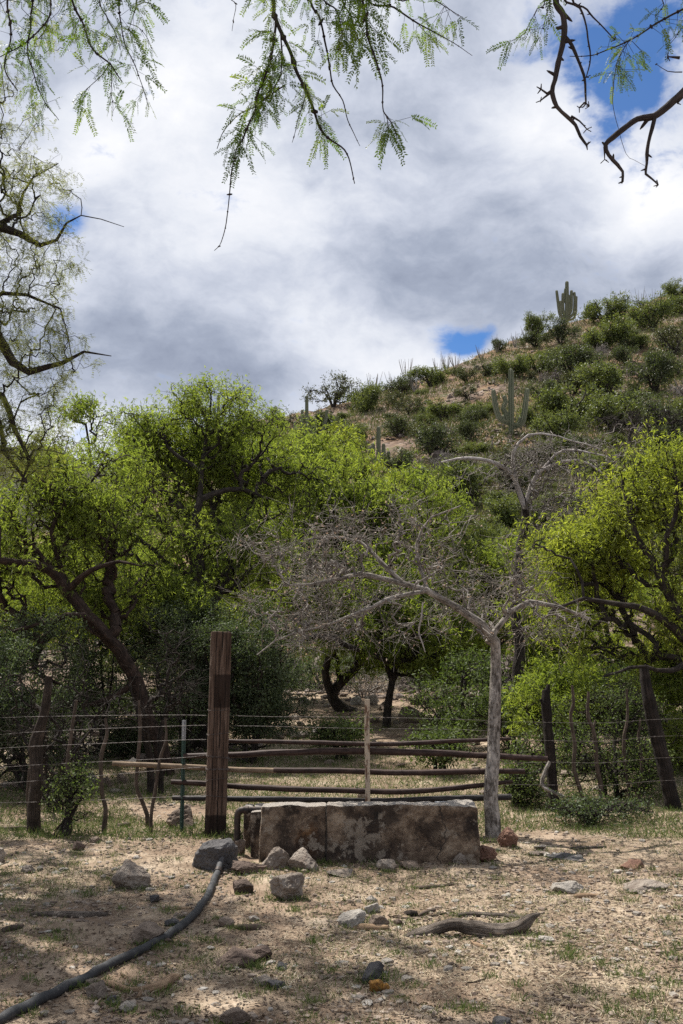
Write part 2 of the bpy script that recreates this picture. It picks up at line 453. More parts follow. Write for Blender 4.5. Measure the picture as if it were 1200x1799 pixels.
M['log_brown'] = bark_mat('brown_branch_wood', (0.10, 0.06, 0.035), (0.36, 0.25, 0.16), sx=10, sz=2.0, bs=0.7, bd=0.006)
M['rail'] = bark_mat('rusty_rail', (0.018, 0.010, 0.008), (0.060, 0.036, 0.029), sx=3, sz=2.5, rough=0.6, bs=0.3, bd=0.003)
M['rail_tan'] = bark_mat('weathered_tan_rail', (0.10, 0.07, 0.045), (0.24, 0.18, 0.125), sx=5, sz=2.5, rough=0.8, bs=0.3, bd=0.003)
M['rail_black'] = bark_mat('black_rail', (0.010, 0.009, 0.009), (0.045, 0.038, 0.036), sx=3, sz=2.5, rough=0.55, bs=0.3, bd=0.003)

def simple(name, c, rough=0.6, metal=0.0, c2=None, scale=20.0):
    m, t, b, out = mat_new(name)
    if c2:
        n = t.noise(t.new('ShaderNodeTexCoord').outputs['Object'], scale, 5, 0.6)
        t.l.new(t.mix(t.mapr(n, 0.35, 0.65), c, c2), b.inputs['Base Color'])
        bump(t, b, n, 0.3, 0.004)
    else: b.inputs['Base Color'].default_value = (*c, 1)
    b.inputs['Roughness'].default_value = rough; b.inputs['Metallic'].default_value = metal
    return m
M['wire'] = simple('fence_wire', (0.12, 0.105, 0.10), 0.7, 0.3, (0.05, 0.035, 0.03), 30)
M['tpost'] = simple('green_metal', (0.015, 0.045, 0.032), 0.5, 0.2, (0.03, 0.065, 0.05), 40)
M['tpost_top'] = simple('white_dipped_metal', (0.35, 0.36, 0.36), 0.6, 0.0, (0.22, 0.22, 0.23), 60)
M['iron'] = simple('iron_pipe', (0.018, 0.016, 0.016), 0.6, 0.5, (0.05, 0.035, 0.028), 25)
M['rot'] = simple('yellow_orange_moss', (0.30, 0.15, 0.025), 0.95, 0.0, (0.12, 0.055, 0.015), 45)
M['hole'] = simple('black_hole', (0.01, 0.009, 0.008), 0.9)

# hose: black plastic, dusty
m, t, b, out = mat_new('black_hose'); v = t.new('ShaderNodeTexCoord').outputs['Object']
n = t.noise(v, 7, 6, 0.65); n2 = t.noise(v, 60, 3)
c = t.mix(t.mapr(n, 0.45, 0.75), (0.012, 0.013, 0.015), (0.05, 0.05, 0.052))
t.l.new(t.mix(t.mapr(n2, 0.55, 0.8, 0, 0.35), c, (0.16, 0.14, 0.12)), b.inputs['Base Color'])
b.inputs['Roughness'].default_value = 0.75; bump(t, b, n2, 0.15, 0.003); M['hose'] = m

# soil
m, t, b, out = mat_new('soil'); v = t.new('ShaderNodeTexCoord').outputs['Object']
big = t.noise(v, 0.55, 5, 0.6, 0.5); mid = t.noise(v, 2.4, 8, 0.7); fine = t.noise(v, 38, 5, 0.7)
c = t.ramp(mid, [(0.30, (0.07, 0.048, 0.033)), (0.44, (0.18, 0.132, 0.092)), (0.57, (0.31, 0.242, 0.175)), (0.72, (0.45, 0.375, 0.29))])
c = t.mix(t.mapr(big, 0.42, 0.62, 0, 0.5), c, (0.20, 0.135, 0.095))
c = t.mix(t.mapr(fine, 0.55, 0.75, 0, 0.55), c, (0.10, 0.07, 0.05))
c = t.mix(t.mapr(t.noise(v, 55, 4, 0.6), 0.6, 0.72, 0, 0.6), c, (0.42, 0.38, 0.31))
# grass film beyond the gate and rubble colour on the hillside
sp = t.new('ShaderNodeSeparateXYZ'); t.l.new(v, sp.inputs[0])
hillf = t.mapr(sp.outputs[1], 20, 34)
vor = t.new('ShaderNodeTexVoronoi'); vor.inputs['Scale'].default_value = 2.2; t.l.new(v, vor.inputs['Vector'])
vor2 = t.new('ShaderNodeTexVoronoi'); vor2.inputs['Scale'].default_value = 0.9; t.l.new(v, vor2.inputs['Vector'])
hb = t.noise(v, 0.16, 6, 0.65)
rub = t.ramp(vor.outputs['Color'], [(0.0, (0.055, 0.038, 0.028)), (0.45, (0.115, 0.080, 0.060)), (0.8, (0.17, 0.125, 0.098)), (1.0, (0.29, 0.25, 0.22))])
dry = t.ramp(t.noise(v, 1.7, 6, 0.7), [(0.3, (0.065, 0.040, 0.024)), (0.5, (0.155, 0.095, 0.055)), (0.72, (0.26, 0.175, 0.105))])
hc = t.mix(t.mapr(hb, 0.42, 0.56), rub, dry)
hc = t.mix(t.mapr(t.noise(v, 0.5, 5, 0.6), 0.55, 0.68, 0, 0.7), hc, (0.09, 0.10, 0.035))
c = t.mix(hillf, c, hc)
t.l.new(c, b.inputs['Base Color']); b.inputs['Roughness'].default_value = 0.95; b.inputs['Specular IOR Level'].default_value = 0.15
h = t.math('ADD', t.math('MULTIPLY', mid, 0.5), t.math('MULTIPLY', fine, 0.35))
h = t.math('ADD', h, t.math('MULTIPLY', t.math('MULTIPLY', vor.outputs['Distance'], hillf), -5.0))
bump(t, b, h, 0.9, 0.05); M['soil'] = m

# far hill
m, t, b, out = mat_new('far_hill_scrub'); v = t.new('ShaderNodeTexCoord').outputs['Object']
n = t.noise(v, 0.25, 7, 0.75); n2 = t.noise(v, 0.03, 5, 0.6)
c = t.ramp(n, [(0.35, (0.025, 0.026, 0.020)), (0.5, (0.065, 0.055, 0.042)), (0.65, (0.14, 0.11, 0.09))])
c = t.mix(t.mapr(n2, 0.45, 0.6, 0, 0.6), c, (0.045, 0.05, 0.03))
t.l.new(c, b.inputs['Base Color']); b.inputs['Roughness'].default_value = 1.0; bump(t, b, n, 1.0, 2.0); M['farhill'] = m

# cast concrete, stained
m, t, b, out = mat_new('old_concrete'); v = t.new('ShaderNodeTexCoord').outputs['Object']
n = t.noise(v, 4.2, 10, 0.78, 0.1); n2 = t.noise(v, 17, 7, 0.75); n3 = t.noise(t.scale3(v, (7, 7, 1.2)), 1.6, 5, 0.6)
c = t.ramp(n, [(0.38, (0.030, 0.020, 0.014)), (0.45, (0.085, 0.060, 0.043)), (0.53, (0.17, 0.132, 0.100)), (0.64, (0.30, 0.25, 0.20))])
c = t.mix(t.mapr(n3, 0.54, 0.70, 0, 0.55), c, (0.070, 0.050, 0.036))
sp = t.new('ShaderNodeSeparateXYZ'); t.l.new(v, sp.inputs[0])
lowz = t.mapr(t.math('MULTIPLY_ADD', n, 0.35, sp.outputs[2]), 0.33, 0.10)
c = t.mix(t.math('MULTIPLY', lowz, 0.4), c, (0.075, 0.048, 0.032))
# round rusty seep stain
dx = t.math('MULTIPLY', t.math('SUBTRACT', sp.outputs[0], -0.27), 9.0)
dz = t.math('MULTIPLY', t.math('SUBTRACT', sp.outputs[2], 0.16), 6.5)
rad = t.math('ADD', t.math('SQRT', t.math('ADD', t.math('MULTIPLY', dx, dx), t.math('MULTIPLY', dz, dz))), t.math('MULTIPLY_ADD', n2, 2.4, -1.2))
c = t.mix(t.mapr(rad, 1.15, 0.55, 0, 0.9), c, t.ramp(n2, [(0.35, (0.035, 0.018, 0.010)), (0.55, (0.15, 0.075, 0.025)), (0.7, (0.26, 0.15, 0.06))]))
c = t.mix(t.mapr(n2, 0.58, 0.68, 0, 0.7), c, (0.06, 0.045, 0.035))
c = t.mix(t.mapr(t.noise(v, 30, 6, 0.7), 0.60, 0.70, 0, 0.6), c, (0.42, 0.37, 0.31))
pm = t.noise(v, 2.3, 8, 0.62, 0.2)
c = t.mix(t.mapr(pm, 0.46, 0.53), t.mix(1.0, c, (0.42, 0.36, 0.31), 'MULTIPLY'), t.mix(1.0, c, (1.35, 1.25, 1.12), 'MULTIPLY'))
pm2 = t.noise(t.vmath('ADD', v, (5, 3, 1)), 5.5, 8, 0.68)
c = t.mix(t.mapr(pm2, 0.55, 0.60, 0, .75), c, (0.33, 0.275, 0.215))
# vertical shuttering joint and a dark crack
for cx0, wd_, amp in ((-0.125, 0.006, 0.012), (0.80, 0.004, 0.13)):
    q = t.math('ABSOLUTE', t.math('SUBTRACT', t.math('MULTIPLY_ADD', t.noise(t.scale3(v, (0.01, 0.01, 1)), 7, 4), amp * 2, sp.outputs[0]), cx0 + amp))
    c = t.mix(t.mapr(q, wd_ * 2.2, wd_ * 0.4, 0, 0.85), c, (0.02, 0.015, 0.012))
# paler on upward faces
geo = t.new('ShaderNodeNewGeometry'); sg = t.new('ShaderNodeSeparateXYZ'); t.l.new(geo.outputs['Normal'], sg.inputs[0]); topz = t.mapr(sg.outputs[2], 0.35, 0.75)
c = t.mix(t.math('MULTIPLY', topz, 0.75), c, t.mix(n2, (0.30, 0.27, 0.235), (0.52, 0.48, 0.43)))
t.l.new(c, b.inputs['Base Color']); b.inputs['Roughness'].default_value = 0.9
bump(t, b, t.math('ADD', n, t.math('MULTIPLY', n2, 0.8)), 1.0, 0.06); M['concrete'] = m

# square timber post
m, t, b, out = mat_new('creosoted_timber'); v = t.new('ShaderNodeTexCoord').outputs['Object']
st = t.noise(t.scale3(v, (16, 16, 0.9)), 2.2, 7, 0.7, 0.3); st2 = t.noise(t.scale3(v, (40, 40, 1.4)), 2.0, 4, 0.6)
c = t.ramp(st, [(0.30, (0.012, 0.008, 0.006)), (0.42, (0.060, 0.037, 0.026)), (0.55, (0.11, 0.072, 0.052)), (0.75, (0.20, 0.145, 0.112))])
c = t.mix(t.mapr(st2, 0.58, 0.7, 0, 0.7), c, (0.03, 0.018, 0.012))
sp = t.new('ShaderNodeSeparateXYZ'); t.l.new(v, sp.inputs[0])
zz = t.math('MULTIPLY_ADD', t.noise(v, 12, 3), 0.03, sp.outputs[2])
band = t.math('MULTIPLY', t.mapr(zz, 1.195, 1.215), t.mapr(zz, 1.525, 1.505))
band = t.math('MULTIPLY', band, t.mapr(sp.outputs[0], -0.06, -0.05))
c = t.mix(t.math('MULTIPLY', band, 0.8), c, (0.012, 0.006, 0.004))
c = t.mix(t.math('MULTIPLY', t.mapr(zz, 0.235, 0.215), 0.85), c, (0.010, 0.006, 0.005))
for cx0, wd_, amp, sd_ in ((-.045, .0035, .010, 0), (.012, .005, .012, 3), (.052, .003, .010, 7), (-.015, .002, .008, 11)):
    q = t.math('ABSOLUTE', t.math('SUBTRACT', t.math('MULTIPLY_ADD', t.noise(t.vmath('ADD', t.scale3(v, (.01, .01, 1)), (0, 0, sd_)), 5, 5), amp * 2, sp.outputs[0]), cx0 + amp))
    gate = t.mapr(t.noise(t.vmath('ADD', t.scale3(v, (.01, .01, 1)), (9, 0, sd_)), 2.2, 2), .42, .5)
    c = t.mix(t.math('MULTIPLY', gate, t.mapr(q, wd_ * 1.8, wd_ * .5, 0, .92)), c, (0.006, 0.004, 0.003))
t.l.new(c, b.inputs['Base Color']); b.inputs['Roughness'].default_value = 0.85; b.inputs['Specular IOR Level'].default_value = 0.2
bump(t, b, t.math('ADD', st, t.math('MULTIPLY', st2, 0.5)), 1.0, 0.02); M['timber'] = m

# picket: peeling pale paint on rust
m, t, b, out = mat_new('peeling_picket'); v = t.new('ShaderNodeTexCoord').outputs['Object']
n = t.noise(t.scale3(v, (3, 3, 1)), 9, 5, 0.6)
c = t.mix(t.mapr(n, 0.50, 0.60), (0.42, 0.34, 0.25), (0.13, 0.07, 0.04))
t.l.new(c, b.inputs['Base Color']); b.inputs['Roughness'].default_value = 0.8; bump(t, b, n, 0.4, 0.004); M['picket'] = m

# saguaro skin
m, t, b, out = mat_new('saguaro_skin'); v = t.new('ShaderNodeTexCoord').outputs['Object']
n = t.noise(v, 1.4, 5, 0.6)
c = t.ramp(n, [(0.3, (0.07, 0.08, 0.042)), (0.55, (0.12, 0.135, 0.072)), (0.75, (0.175, 0.18, 0.11))])
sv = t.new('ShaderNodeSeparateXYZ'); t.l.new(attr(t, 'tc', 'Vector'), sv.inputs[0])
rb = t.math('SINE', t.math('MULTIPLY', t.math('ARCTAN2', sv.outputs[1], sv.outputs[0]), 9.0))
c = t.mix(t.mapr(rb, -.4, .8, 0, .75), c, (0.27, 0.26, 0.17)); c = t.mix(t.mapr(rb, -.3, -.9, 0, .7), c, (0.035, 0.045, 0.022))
t.l.new(c, b.inputs['Base Color']); b.inputs['Roughness'].default_value = 0.8; M['saguaro'] = m
# cholla / prickly pear pads
M['pad'] = simple('cactus_pad', (0.07, 0.10, 0.05), 0.6, 0, (0.13, 0.16, 0.09), 3)

M['rock_slate'] = rock_mat('slate_rock', [(0.050, 0.048, 0.050), (0.105, 0.10, 0.10), (0.21, 0.195, 0.185)])
M['rock_pale'] = rock_mat('pale_rock', [(0.13, 0.10, 0.08), (0.29, 0.25, 0.21), (0.48, 0.44, 0.385)], vein=(0.12, 0.09, 0.07))
M['rock_tan'] = rock_mat('tan_rock', [(0.12, 0.088, 0.066), (0.24, 0.19, 0.152), (0.38, 0.32, 0.265)])
M['rock_red'] = rock_mat('red_rock', [(0.12, 0.062, 0.042), (0.22, 0.125, 0.088), (0.32, 0.215, 0.16)])
M['rock_brown'] = rock_mat('brown_rock', [(0.07, 0.05, 0.04), (0.14, 0.10, 0.08), (0.23, 0.175, 0.14)])
M['rock_white'] = rock_mat('white_rock', [(0.20, 0.175, 0.15), (0.36, 0.33, 0.29), (0.52, 0.49, 0.45)])
M['rock_hill'] = rock_mat('hill_rock', [(0.06, 0.045, 0.037), (0.13, 0.10, 0.083), (0.24, 0.20, 0.175), (0.38, 0.345, 0.32)], sc1=0.8)
M['gravel'] = rock_mat('gravel', [(0.12, 0.09, 0.07), (0.26, 0.21, 0.17), (0.42, 0.37, 0.31)], sc1=1.5)
def litter_mat(name, cols, tr=0.2):
    m, t, b, out = mat_new(name); r = attr(t, 'rnd')
    c = t.ramp(r, [(i / (len(cols) - 1), q) for i, q in enumerate(cols)])
    t.l.new(c, b.inputs['Base Color']); b.inputs['Roughness'].default_value = 0.75
    b.inputs['Specular IOR Level'].default_value = 0.25
    tn = t.new('ShaderNodeBsdfTranslucent'); t.l.new(c, tn.inputs[0]); mx = t.new('ShaderNodeMixShader'); mx.inputs[0].default_value = tr
    t.l.new(b.outputs[0], mx.inputs[1]); t.l.new(tn.outputs[0], mx.inputs[2]); t.l.new(mx.outputs[0], out.inputs[0])
    return m
M['straw'] = litter_mat('straw', [(0.15, 0.11, 0.07), (0.30, 0.24, 0.155), (0.42, 0.35, 0.24), (0.54, 0.48, 0.36)])
M['litter'] = litter_mat('leaf_litter', [(0.035, 0.023, 0.016), (0.10, 0.068, 0.045), (0.18, 0.135, 0.095), (0.32, 0.265, 0.20)])
M['green_grass'] = litter_mat('green_grass', [(0.045, 0.08, 0.02), (0.08, 0.125, 0.03), (0.12, 0.155, 0.042), (0.17, 0.185, 0.06)], 0.35)

# ================================================================ GROUND
def ground():
    ys = np.concatenate([np.arange(-14, 3.5, 0.5), np.arange(3.5, 12, 0.04), 12 * (200 / 12) ** (np.arange(0, 320) / 320), 200 * (1800 / 200) ** (np.arange(0, 41) / 40)])
    n = 300
    s = np.linspace(-1, 1, n); s = 0.55 * s + 0.45 * s ** 3
    X = s[None] * (9 + 1.1 * np.maximum(ys, 0))[:, None]
    Y = ys[:, None] + 0 * X
    Z = gz(X, Y)
    V = np.stack([X, Y, Z], -1).reshape(-1, 3)
    i = np.arange(len(ys) - 1)[:, None] * n; j = np.arange(n - 1)[None]
    f = np.stack([i + j, i + j + 1, i + n + j + 1, i + n + j], -1).reshape(-1, 4)
    mb = MB(); mb.add(V, f); return mb.build('ground', M['soil'], smooth=True)
tag(ground(), 'dry stony soil rising into a rocky hillside', None, None, 'structure')
def far_hill():
    tab = [(-1400, 900), (-700, 800), (-300, 770), (0, 779), (50, 782), (120, 806), (180, 832), (260, 868), (350, 910), (500, 960), (800, 1050)]
    us = np.array([pix(a, b)[0] for a, b in tab]); es = np.array([pix(a, b)[1] for a, b in tab])
    u = np.linspace(us[0], us[-1], 260); t = np.linspace(0, 1, 60)
    Y = 330 - 90 * (1 - t)[:, None] + 0 * u[None]; X = u[None] * Y
    top = EYE + np.interp(u, us, es) * 330
    Z = -3 + (top[None] + 3) * (t[:, None] ** 1.2)
    Z = Z + t[:, None] * 3.0 * fbm(np.stack([X, Y, 0 * X], -1), 0.05, 5)
    X2 = X[::-1] * 1.0; Yb = 330 + (330 - Y[::-1]); Zb = Z[::-1].copy()
    X = np.vstack([X, X2[1:]]); Y = np.vstack([Y, Yb[1:]]); Z = np.vstack([Z, Zb[1:]])
    n = len(u); V = np.stack([X, Y, Z], -1).reshape(-1, 3)
    i = np.arange(len(X) - 1)[:, None] * n; j = np.arange(n - 1)[None]
    f = np.stack([i + j, i + j + 1, i + n + j + 1, i + n + j], -1).reshape(-1, 4)
    mb = MB(); mb.add(V, f); return mb.build('hill', M['farhill'], smooth=True)
tag(far_hill(), 'distant dark scrubby hill low behind the trees on the left', None, None, 'structure')

# ================================================================ TREES
def W(lst):
    """rows (px, py, depth, r) -> world rows"""
    return [(*P(a, b, c), r) for a, b, c, r in lst]
def grow_tree(limbs, crowns, n, rng, bf=0.35, rt=0.0045, expo=0.44, wig=0.16, shell=0.0, step=0.22, gaps=0.75, low=.3, gnarl=.035):
    """limbs: lists of (x,y,z,r); crowns: (x,y,z,rx,ry,rz,weight). returns limb rows, edges"""
    rs = []
    for L in limbs:
        q = resample(L, step); nn = len(q)
        off = np.stack([fbm(q[:, :3] + k * 9.7, 1.6, 3) for k in range(3)], -1) * 0.10 + np.stack([fbm(q[:, :3] * 1.0 + k * 5.1, 5.5, 2) for k in range(3)], -1) * gnarl
        fade = np.minimum(np.arange(nn), 3)[:, None] / 3
        q = q.copy(); q[:, :3] += off * fade; rs.append(q)
    sk = np.vstack(rs)
    base = rs[0][0, :3]
    wts = np.array([c[6] for c in crowns], float); wts /= wts.sum()
    which = rng.choice(len(crowns), n, p=wts)
    C = np.array([c[:6] for c in crowns])[which]
    d = unit(rng.normal(size=(n, 3))); r = rng.random(n) ** (1 / 3.0)
    soft = lambda m_: rng.random(m_) ** (1 / 2.6) * (.8 + .6 * rng.random(m_) ** 2)
    if gaps: r = soft(n)
    r = r * (1 - shell) + shell * (0.6 + 0.4 * rng.random(n))
    T = C[:, :3] + d * r[:, None] * C[:, 3:6]
    if gaps:
        for _ in range(5):
            bad = fbm(T + 3.3, gaps, 2) < .04; m_ = int(bad.sum())
            T[bad] = C[bad, :3] + unit(rng.normal(size=(m_, 3))) * soft(m_)[:, None] * C[bad, 3:6]
    # keep clear of the ground
    T[:, 2] = np.maximum(T[:, 2], gz(T[:, 0], T[:, 1]) + low)
    N = np.zeros((len(sk) + n, 3)); N[:len(sk)] = sk[:, :3]
    par = np.full(len(N), -1); pl = np.zeros(len(N)); pl[:len(sk)] = np.linalg.norm(sk[:, :3] - base, axis=1)
    D = np.linalg.norm(T[:, None] - sk[None, :, :3], axis=2) + bf * pl[None, :len(sk)]
    best = D.min(1); bp = D.argmin(1); done = np.zeros(n, bool); m = len(sk)
    for _ in range(n):
        k = int(np.argmin(np.where(done, 1e9, best))); done[k] = True
        N[m] = T[k]; par[m] = bp[k]; pl[m] = pl[bp[k]] + np.linalg.norm(T[k] - N[bp[k]])
        c = np.linalg.norm(T - T[k], axis=1) + bf * pl[m]
        upd = (c < best) & ~done
        best[upd] = c[upd]; bp[upd] = m; m += 1
    cnt = np.zeros(len(N)); cnt[len(sk):] = 1
    for k in range(len(N) - 1, len(sk) - 1, -1):
        if par[k] >= len(sk): cnt[par[k]] += cnt[k]
    rad = rt * cnt ** expo
    skr = sk[:, 3]
    a = N[par[len(sk):]]; b = N[len(sk):]
    rb = rad[len(sk):].copy(); pa = par[len(sk):]
    ra = np.where(pa >= len(sk), rad[pa], 0)
    ra = np.where(pa >= len(sk), np.minimum(ra, rb * 1.5), np.minimum(skr[np.minimum(pa, len(sk) - 1)] * 0.9, rb * 1.3))
    cn = cnt[len(sk):]
    # bend every edge twice so that branches zigzag
    ln = np.linalg.norm(b - a, axis=1, keepdims=True)
    arc = rng.normal(size=a.shape) * ln * 0.13 + np.array([0, 0, .05]) * ln; jit = np.minimum(ln, .35) * wig * .45
    q = [a + (b - a) * t + arc * 4 * t * (1 - t) + rng.normal(size=a.shape) * jit for t in (.25, .5, .75)]
    rr_ = [ra * (1 - t) + rb * t for t in (.25, .5, .75)]
    return rs, (a, q, b, ra, rr_, rb, cn)
def wood(mb, rs, ed, rng, k_big=9, rough=0.12, twigs=2, tl=0.22, tr=0.0028, maxcnt=3, tdroop=0.0):
    for i, q in enumerate(rs): tube(mb, q, k_big, rough, 5.0, seed=i * 3.1)
    a, q, b, ra, rr_, rb, cn = ed; q1, q2 = q[0], q[1]
    for s0, s1, u0, u1 in ((a, q[0], ra, rr_[0]), (q[0], q[1], rr_[0], rr_[1]), (q[1], q[2], rr_[1], rr_[2]), (q[2], b, rr_[2], rb)):
        big = cn > 8
        sticks(mb, s0[big], s1[big], u0[big], u1[big], 6); sticks(mb, s0[~big], s1[~big], u0[~big], u1[~big], 3)
    # fine twigs
    tip = cn <= maxcnt
    A = []; B = []
    for s0, s1 in ((q1[tip], q2[tip]), (q[2][tip], b[tip])):
        for _ in range(twigs):
            t = rng.random((len(s0), 1)); p = s0 * (1 - t) + s1 * t
            d = unit(unit(s1 - s0) * 0.7 + rng.normal(size=p.shape) * 0.75 + np.array([0, 0, -tdroop]))
            A.append(p); B.append(p + d * tl * (0.4 + rng.random((len(p), 1))))
    if A:
        A = np.vstack(A); B = np.vstack(B)
        mid = (A + B) / 2 + rng.normal(size=A.shape) * tl * 0.1
        sticks(mb, A, mid, tr * 1.3, tr, 3); sticks(mb, mid, B, tr, tr * 0.6, 3)
        # anchors along the twigs for leaves
        return A, mid, B
    return None
def leaves(mb, tw, n, rng, L=0.09, wd=0.018, droop=0.5, spread=0.03, pairs=0, mode='pinna', lw=0.16):
    A, Mi, B = tw
    k = rng.integers(0, len(A), n); t = rng.random((n, 1))
    p = np.where(t < 0.5, A[k] * (1 - 2 * t) + Mi[k] * 2 * t, Mi[k] * (2 - 2 * t) + B[k] * (2 * t - 1))
    ax = unit(B[k] - A[k])
    d = unit(ax * 0.5 + rng.normal(size=p.shape) * 0.8 + np.array([0, 0, -droop]))
    p = p + rng.normal(size=p.shape) * spread
    ll = L * (0.6 + 0.7 * rng.random(n)); rn = rng.random(n)
    if mode == 'pinna':
        s = unit(np.cross(d, rng.normal(size=p.shape)))
        for sg in (-1, 1):
            dd = unit(d + sg * s * 0.45)
            if pairs: pinnate(mb, p, dd, ll, rng, pairs=pairs, rnd=rn, lw=lw)
            else: blades(mb, p, dd, ll, wd, rng, sag=0.15, rnd=rn)
    else:
        blades(mb, p, d, ll, wd * (0.7 + 0.6 * rng.random(n)), rng, rnd=rn)
def out_of_photo(p):
    # unseen crown parts, where extra leaves are added to shade the yard
    y = np.maximum(p[:, 1], .5); c, s_ = math.cos(PITCH), math.sin(PITCH)
    f = y * c + (p[:, 2] - EYE) * s_; up = (p[:, 2] - EYE) * c - y * s_
    return (p[:, 2] > 4.2) & ((p[:, 0] / f * F < -640) | (up / f * F > 940))
def full_tree(name, label, cat, limbs, crowns, n, seed, leafn, lmat, bmat, group=None, crown_name='crown', leaf_kw=None, wood_kw=None, grow_kw=None, roughb=0.12, base=None, extra=0, airy=1):
    rng = np.random.default_rng(seed)
    if airy != 1: crowns = [(*c[:3], c[3] * airy, c[4] * airy, c[5] * airy, c[6]) for c in crowns]
    rs, ed = grow_tree(limbs, crowns, n, rng, **(grow_kw or {}))
    b0 = Vector(limbs[0][0][:3]) if base is None else Vector(base)
    root = thing(name, label, cat, b0, group)
    mb = MB(); tw = wood(mb, rs, ed, rng, rough=roughb, **(wood_kw or {}))
    mb.build('trunk', bmat, root, smooth=True)
    if leafn:
        lb = MB(); leaves(lb, tw, leafn, rng, **(leaf_kw or {}))
        if extra: leaves(lb, tuple(q[q_k] for q in tw for q_k in [out_of_photo(tw[0])]), extra, rng, L=.10, wd=.022, spread=.05)
        lb.build(crown_name, lmat, root)
    return root
def ell(px, py, y, rx, ry, rd, wt=1.0):
    c = P(px, py, y); return (c.x, c.y, c.z, rx * y / F, rd, ry * y / F, wt)

def gbase(px, y, dz=-0.1):
    u, _ = pix(px, 1166); return (u * y, y, g1(u * y, y) + dz)

# 1. leaning dark mesquite on the left
b = gbase(300, 14.0)
L1 = [[(*b, 0.16)] + W([(282, 1300, 14, .135), (262, 1262, 14, .125), (238, 1195, 14, .125), (200, 1135, 13.9, .12), (155, 1080, 13.8, .11), (122, 1035, 13.7, .10), (85, 1000, 13.5, .085), (30, 990, 13.2, .07), (-40, 985, 13, .05)]),
      W([(238, 1195, 14, .07), (200, 1225, 13.9, .045), (150, 1240, 13.7, .035), (122, 1212, 13.6, .025)]),
      W([(155, 1080, 13.8, .09), (110, 1010, 14, .07), (60, 960, 14.2, .06), (25, 900, 14.3, .05), (40, 840, 14.4, .035), (75, 790, 14.5, .02)]),
      W([(200, 1135, 13.9, .07), (150, 1085, 13.2, .055), (90, 1095, 13, .04), (20, 1110, 12.8, .03)]),
      W([(122, 1035, 13.7, .07), (160, 1000, 13.4, .05), (205, 985, 13.3, .03), (245, 995, 13.2, .014)]),
      W([(110, 1010, 14, .05), (95, 930, 14, .04), (130, 870, 14.2, .03), (190, 820, 14.3, .02)])]
L1 = [[(*q[:3], q[3] * .78) for q in l] for l in L1]
full_tree('mesquite_tree', 'large mesquite with a thick dark trunk leaning left behind the left fence', 'tree', L1,
          [ell(60, 970, 14.9, 180, 95, 1.2), ell(175, 850, 15, 90, 65, 1.1), ell(-80, 930, 14, 180, 170, 1.3, .8), ell(20, 1080, 14.6, 120, 60, .8, .35), ell(190, 1065, 15.2, 80, 45, .8, .25), ell(110, 1040, 15.4, 110, 60, .8, .4), ell(170, 930, 14.8, 80, 60, .8, .35)],
          1500, 11, 27000, M['leaf_mesquite'], M['bark_red'], airy=1.22, leaf_kw=dict(L=.080, wd=.015, spread=.09), grow_kw=dict(rt=.0050, bf=.5))
# 2. upright forked mesquite
b = gbase(352, 16.5)
L2 = [[(*b, 0.15)] + W([(350, 1200, 16.5, .14), (347, 1060, 16.5, .135), (342, 1000, 16.5, .13), (335, 955, 16.5, .12)]),
      W([(335, 955, 16.5, .11), (300, 935, 16.4, .10), (270, 905, 16.3, .085), (232, 880, 16.2, .065), (185, 878, 16, .05), (140, 930, 15.8, .035), (105, 960, 15.6, .02)]),
      W([(335, 960, 16.5, .085), (342, 920, 16.6, .075), (350, 880, 16.7, .065), (380, 870, 16.8, .05), (425, 862, 17, .04), (470, 880, 17, .02)]),
      W([(350, 880, 16.7, .05), (355, 830, 16.9, .04), (365, 770, 17, .03), (370, 720, 17, .02)]),
      W([(270, 905, 16.3, .05), (215, 850, 16.6, .04), (170, 830, 16.7, .03), (160, 780, 16.8, .02)]),
      W([(347, 1010, 16.5, .06), (300, 1000, 16.2, .04), (240, 940, 16, .03), (200, 935, 15.9, .02)]),
      W([(355, 830, 16.9, .04), (300, 790, 17, .03), (270, 740, 17.1, .02)])]
full_tree('mesquite_tree', 'green mesquite with an upright forked trunk, tallest crown left of the gate post', 'tree', L2,
          [ell(300, 850, 18.3, 210, 80, 1.3), ell(360, 775, 17.9, 90, 60, 1.0, .7), ell(190, 795, 18, 110, 55, 1.0, .45), ell(460, 815, 18, 110, 70, 1.2, .7), ell(290, 980, 18.8, 190, 80, 1.2, .6), ell(350, 705, 17, 45, 32, .5, .12), ell(410, 700, 17, 30, 28, .5, .07), ell(250, 750, 17, 55, 26, .5, .10), ell(160, 735, 16.8, 50, 30, .5, .08), ell(440, 760, 17, 60, 40, .7, .15), ell(420, 960, 16.8, 120, 80, 1.2, .5), ell(250, 1050, 15.6, 120, 50, .8, .3)],
          2200, 12, 42000, M['leaf_mesquite'], M['bark_dark'], airy=1.15, leaf_kw=dict(L=.085, wd=.017, spread=.09), grow_kw=dict(rt=.0050, bf=.5))
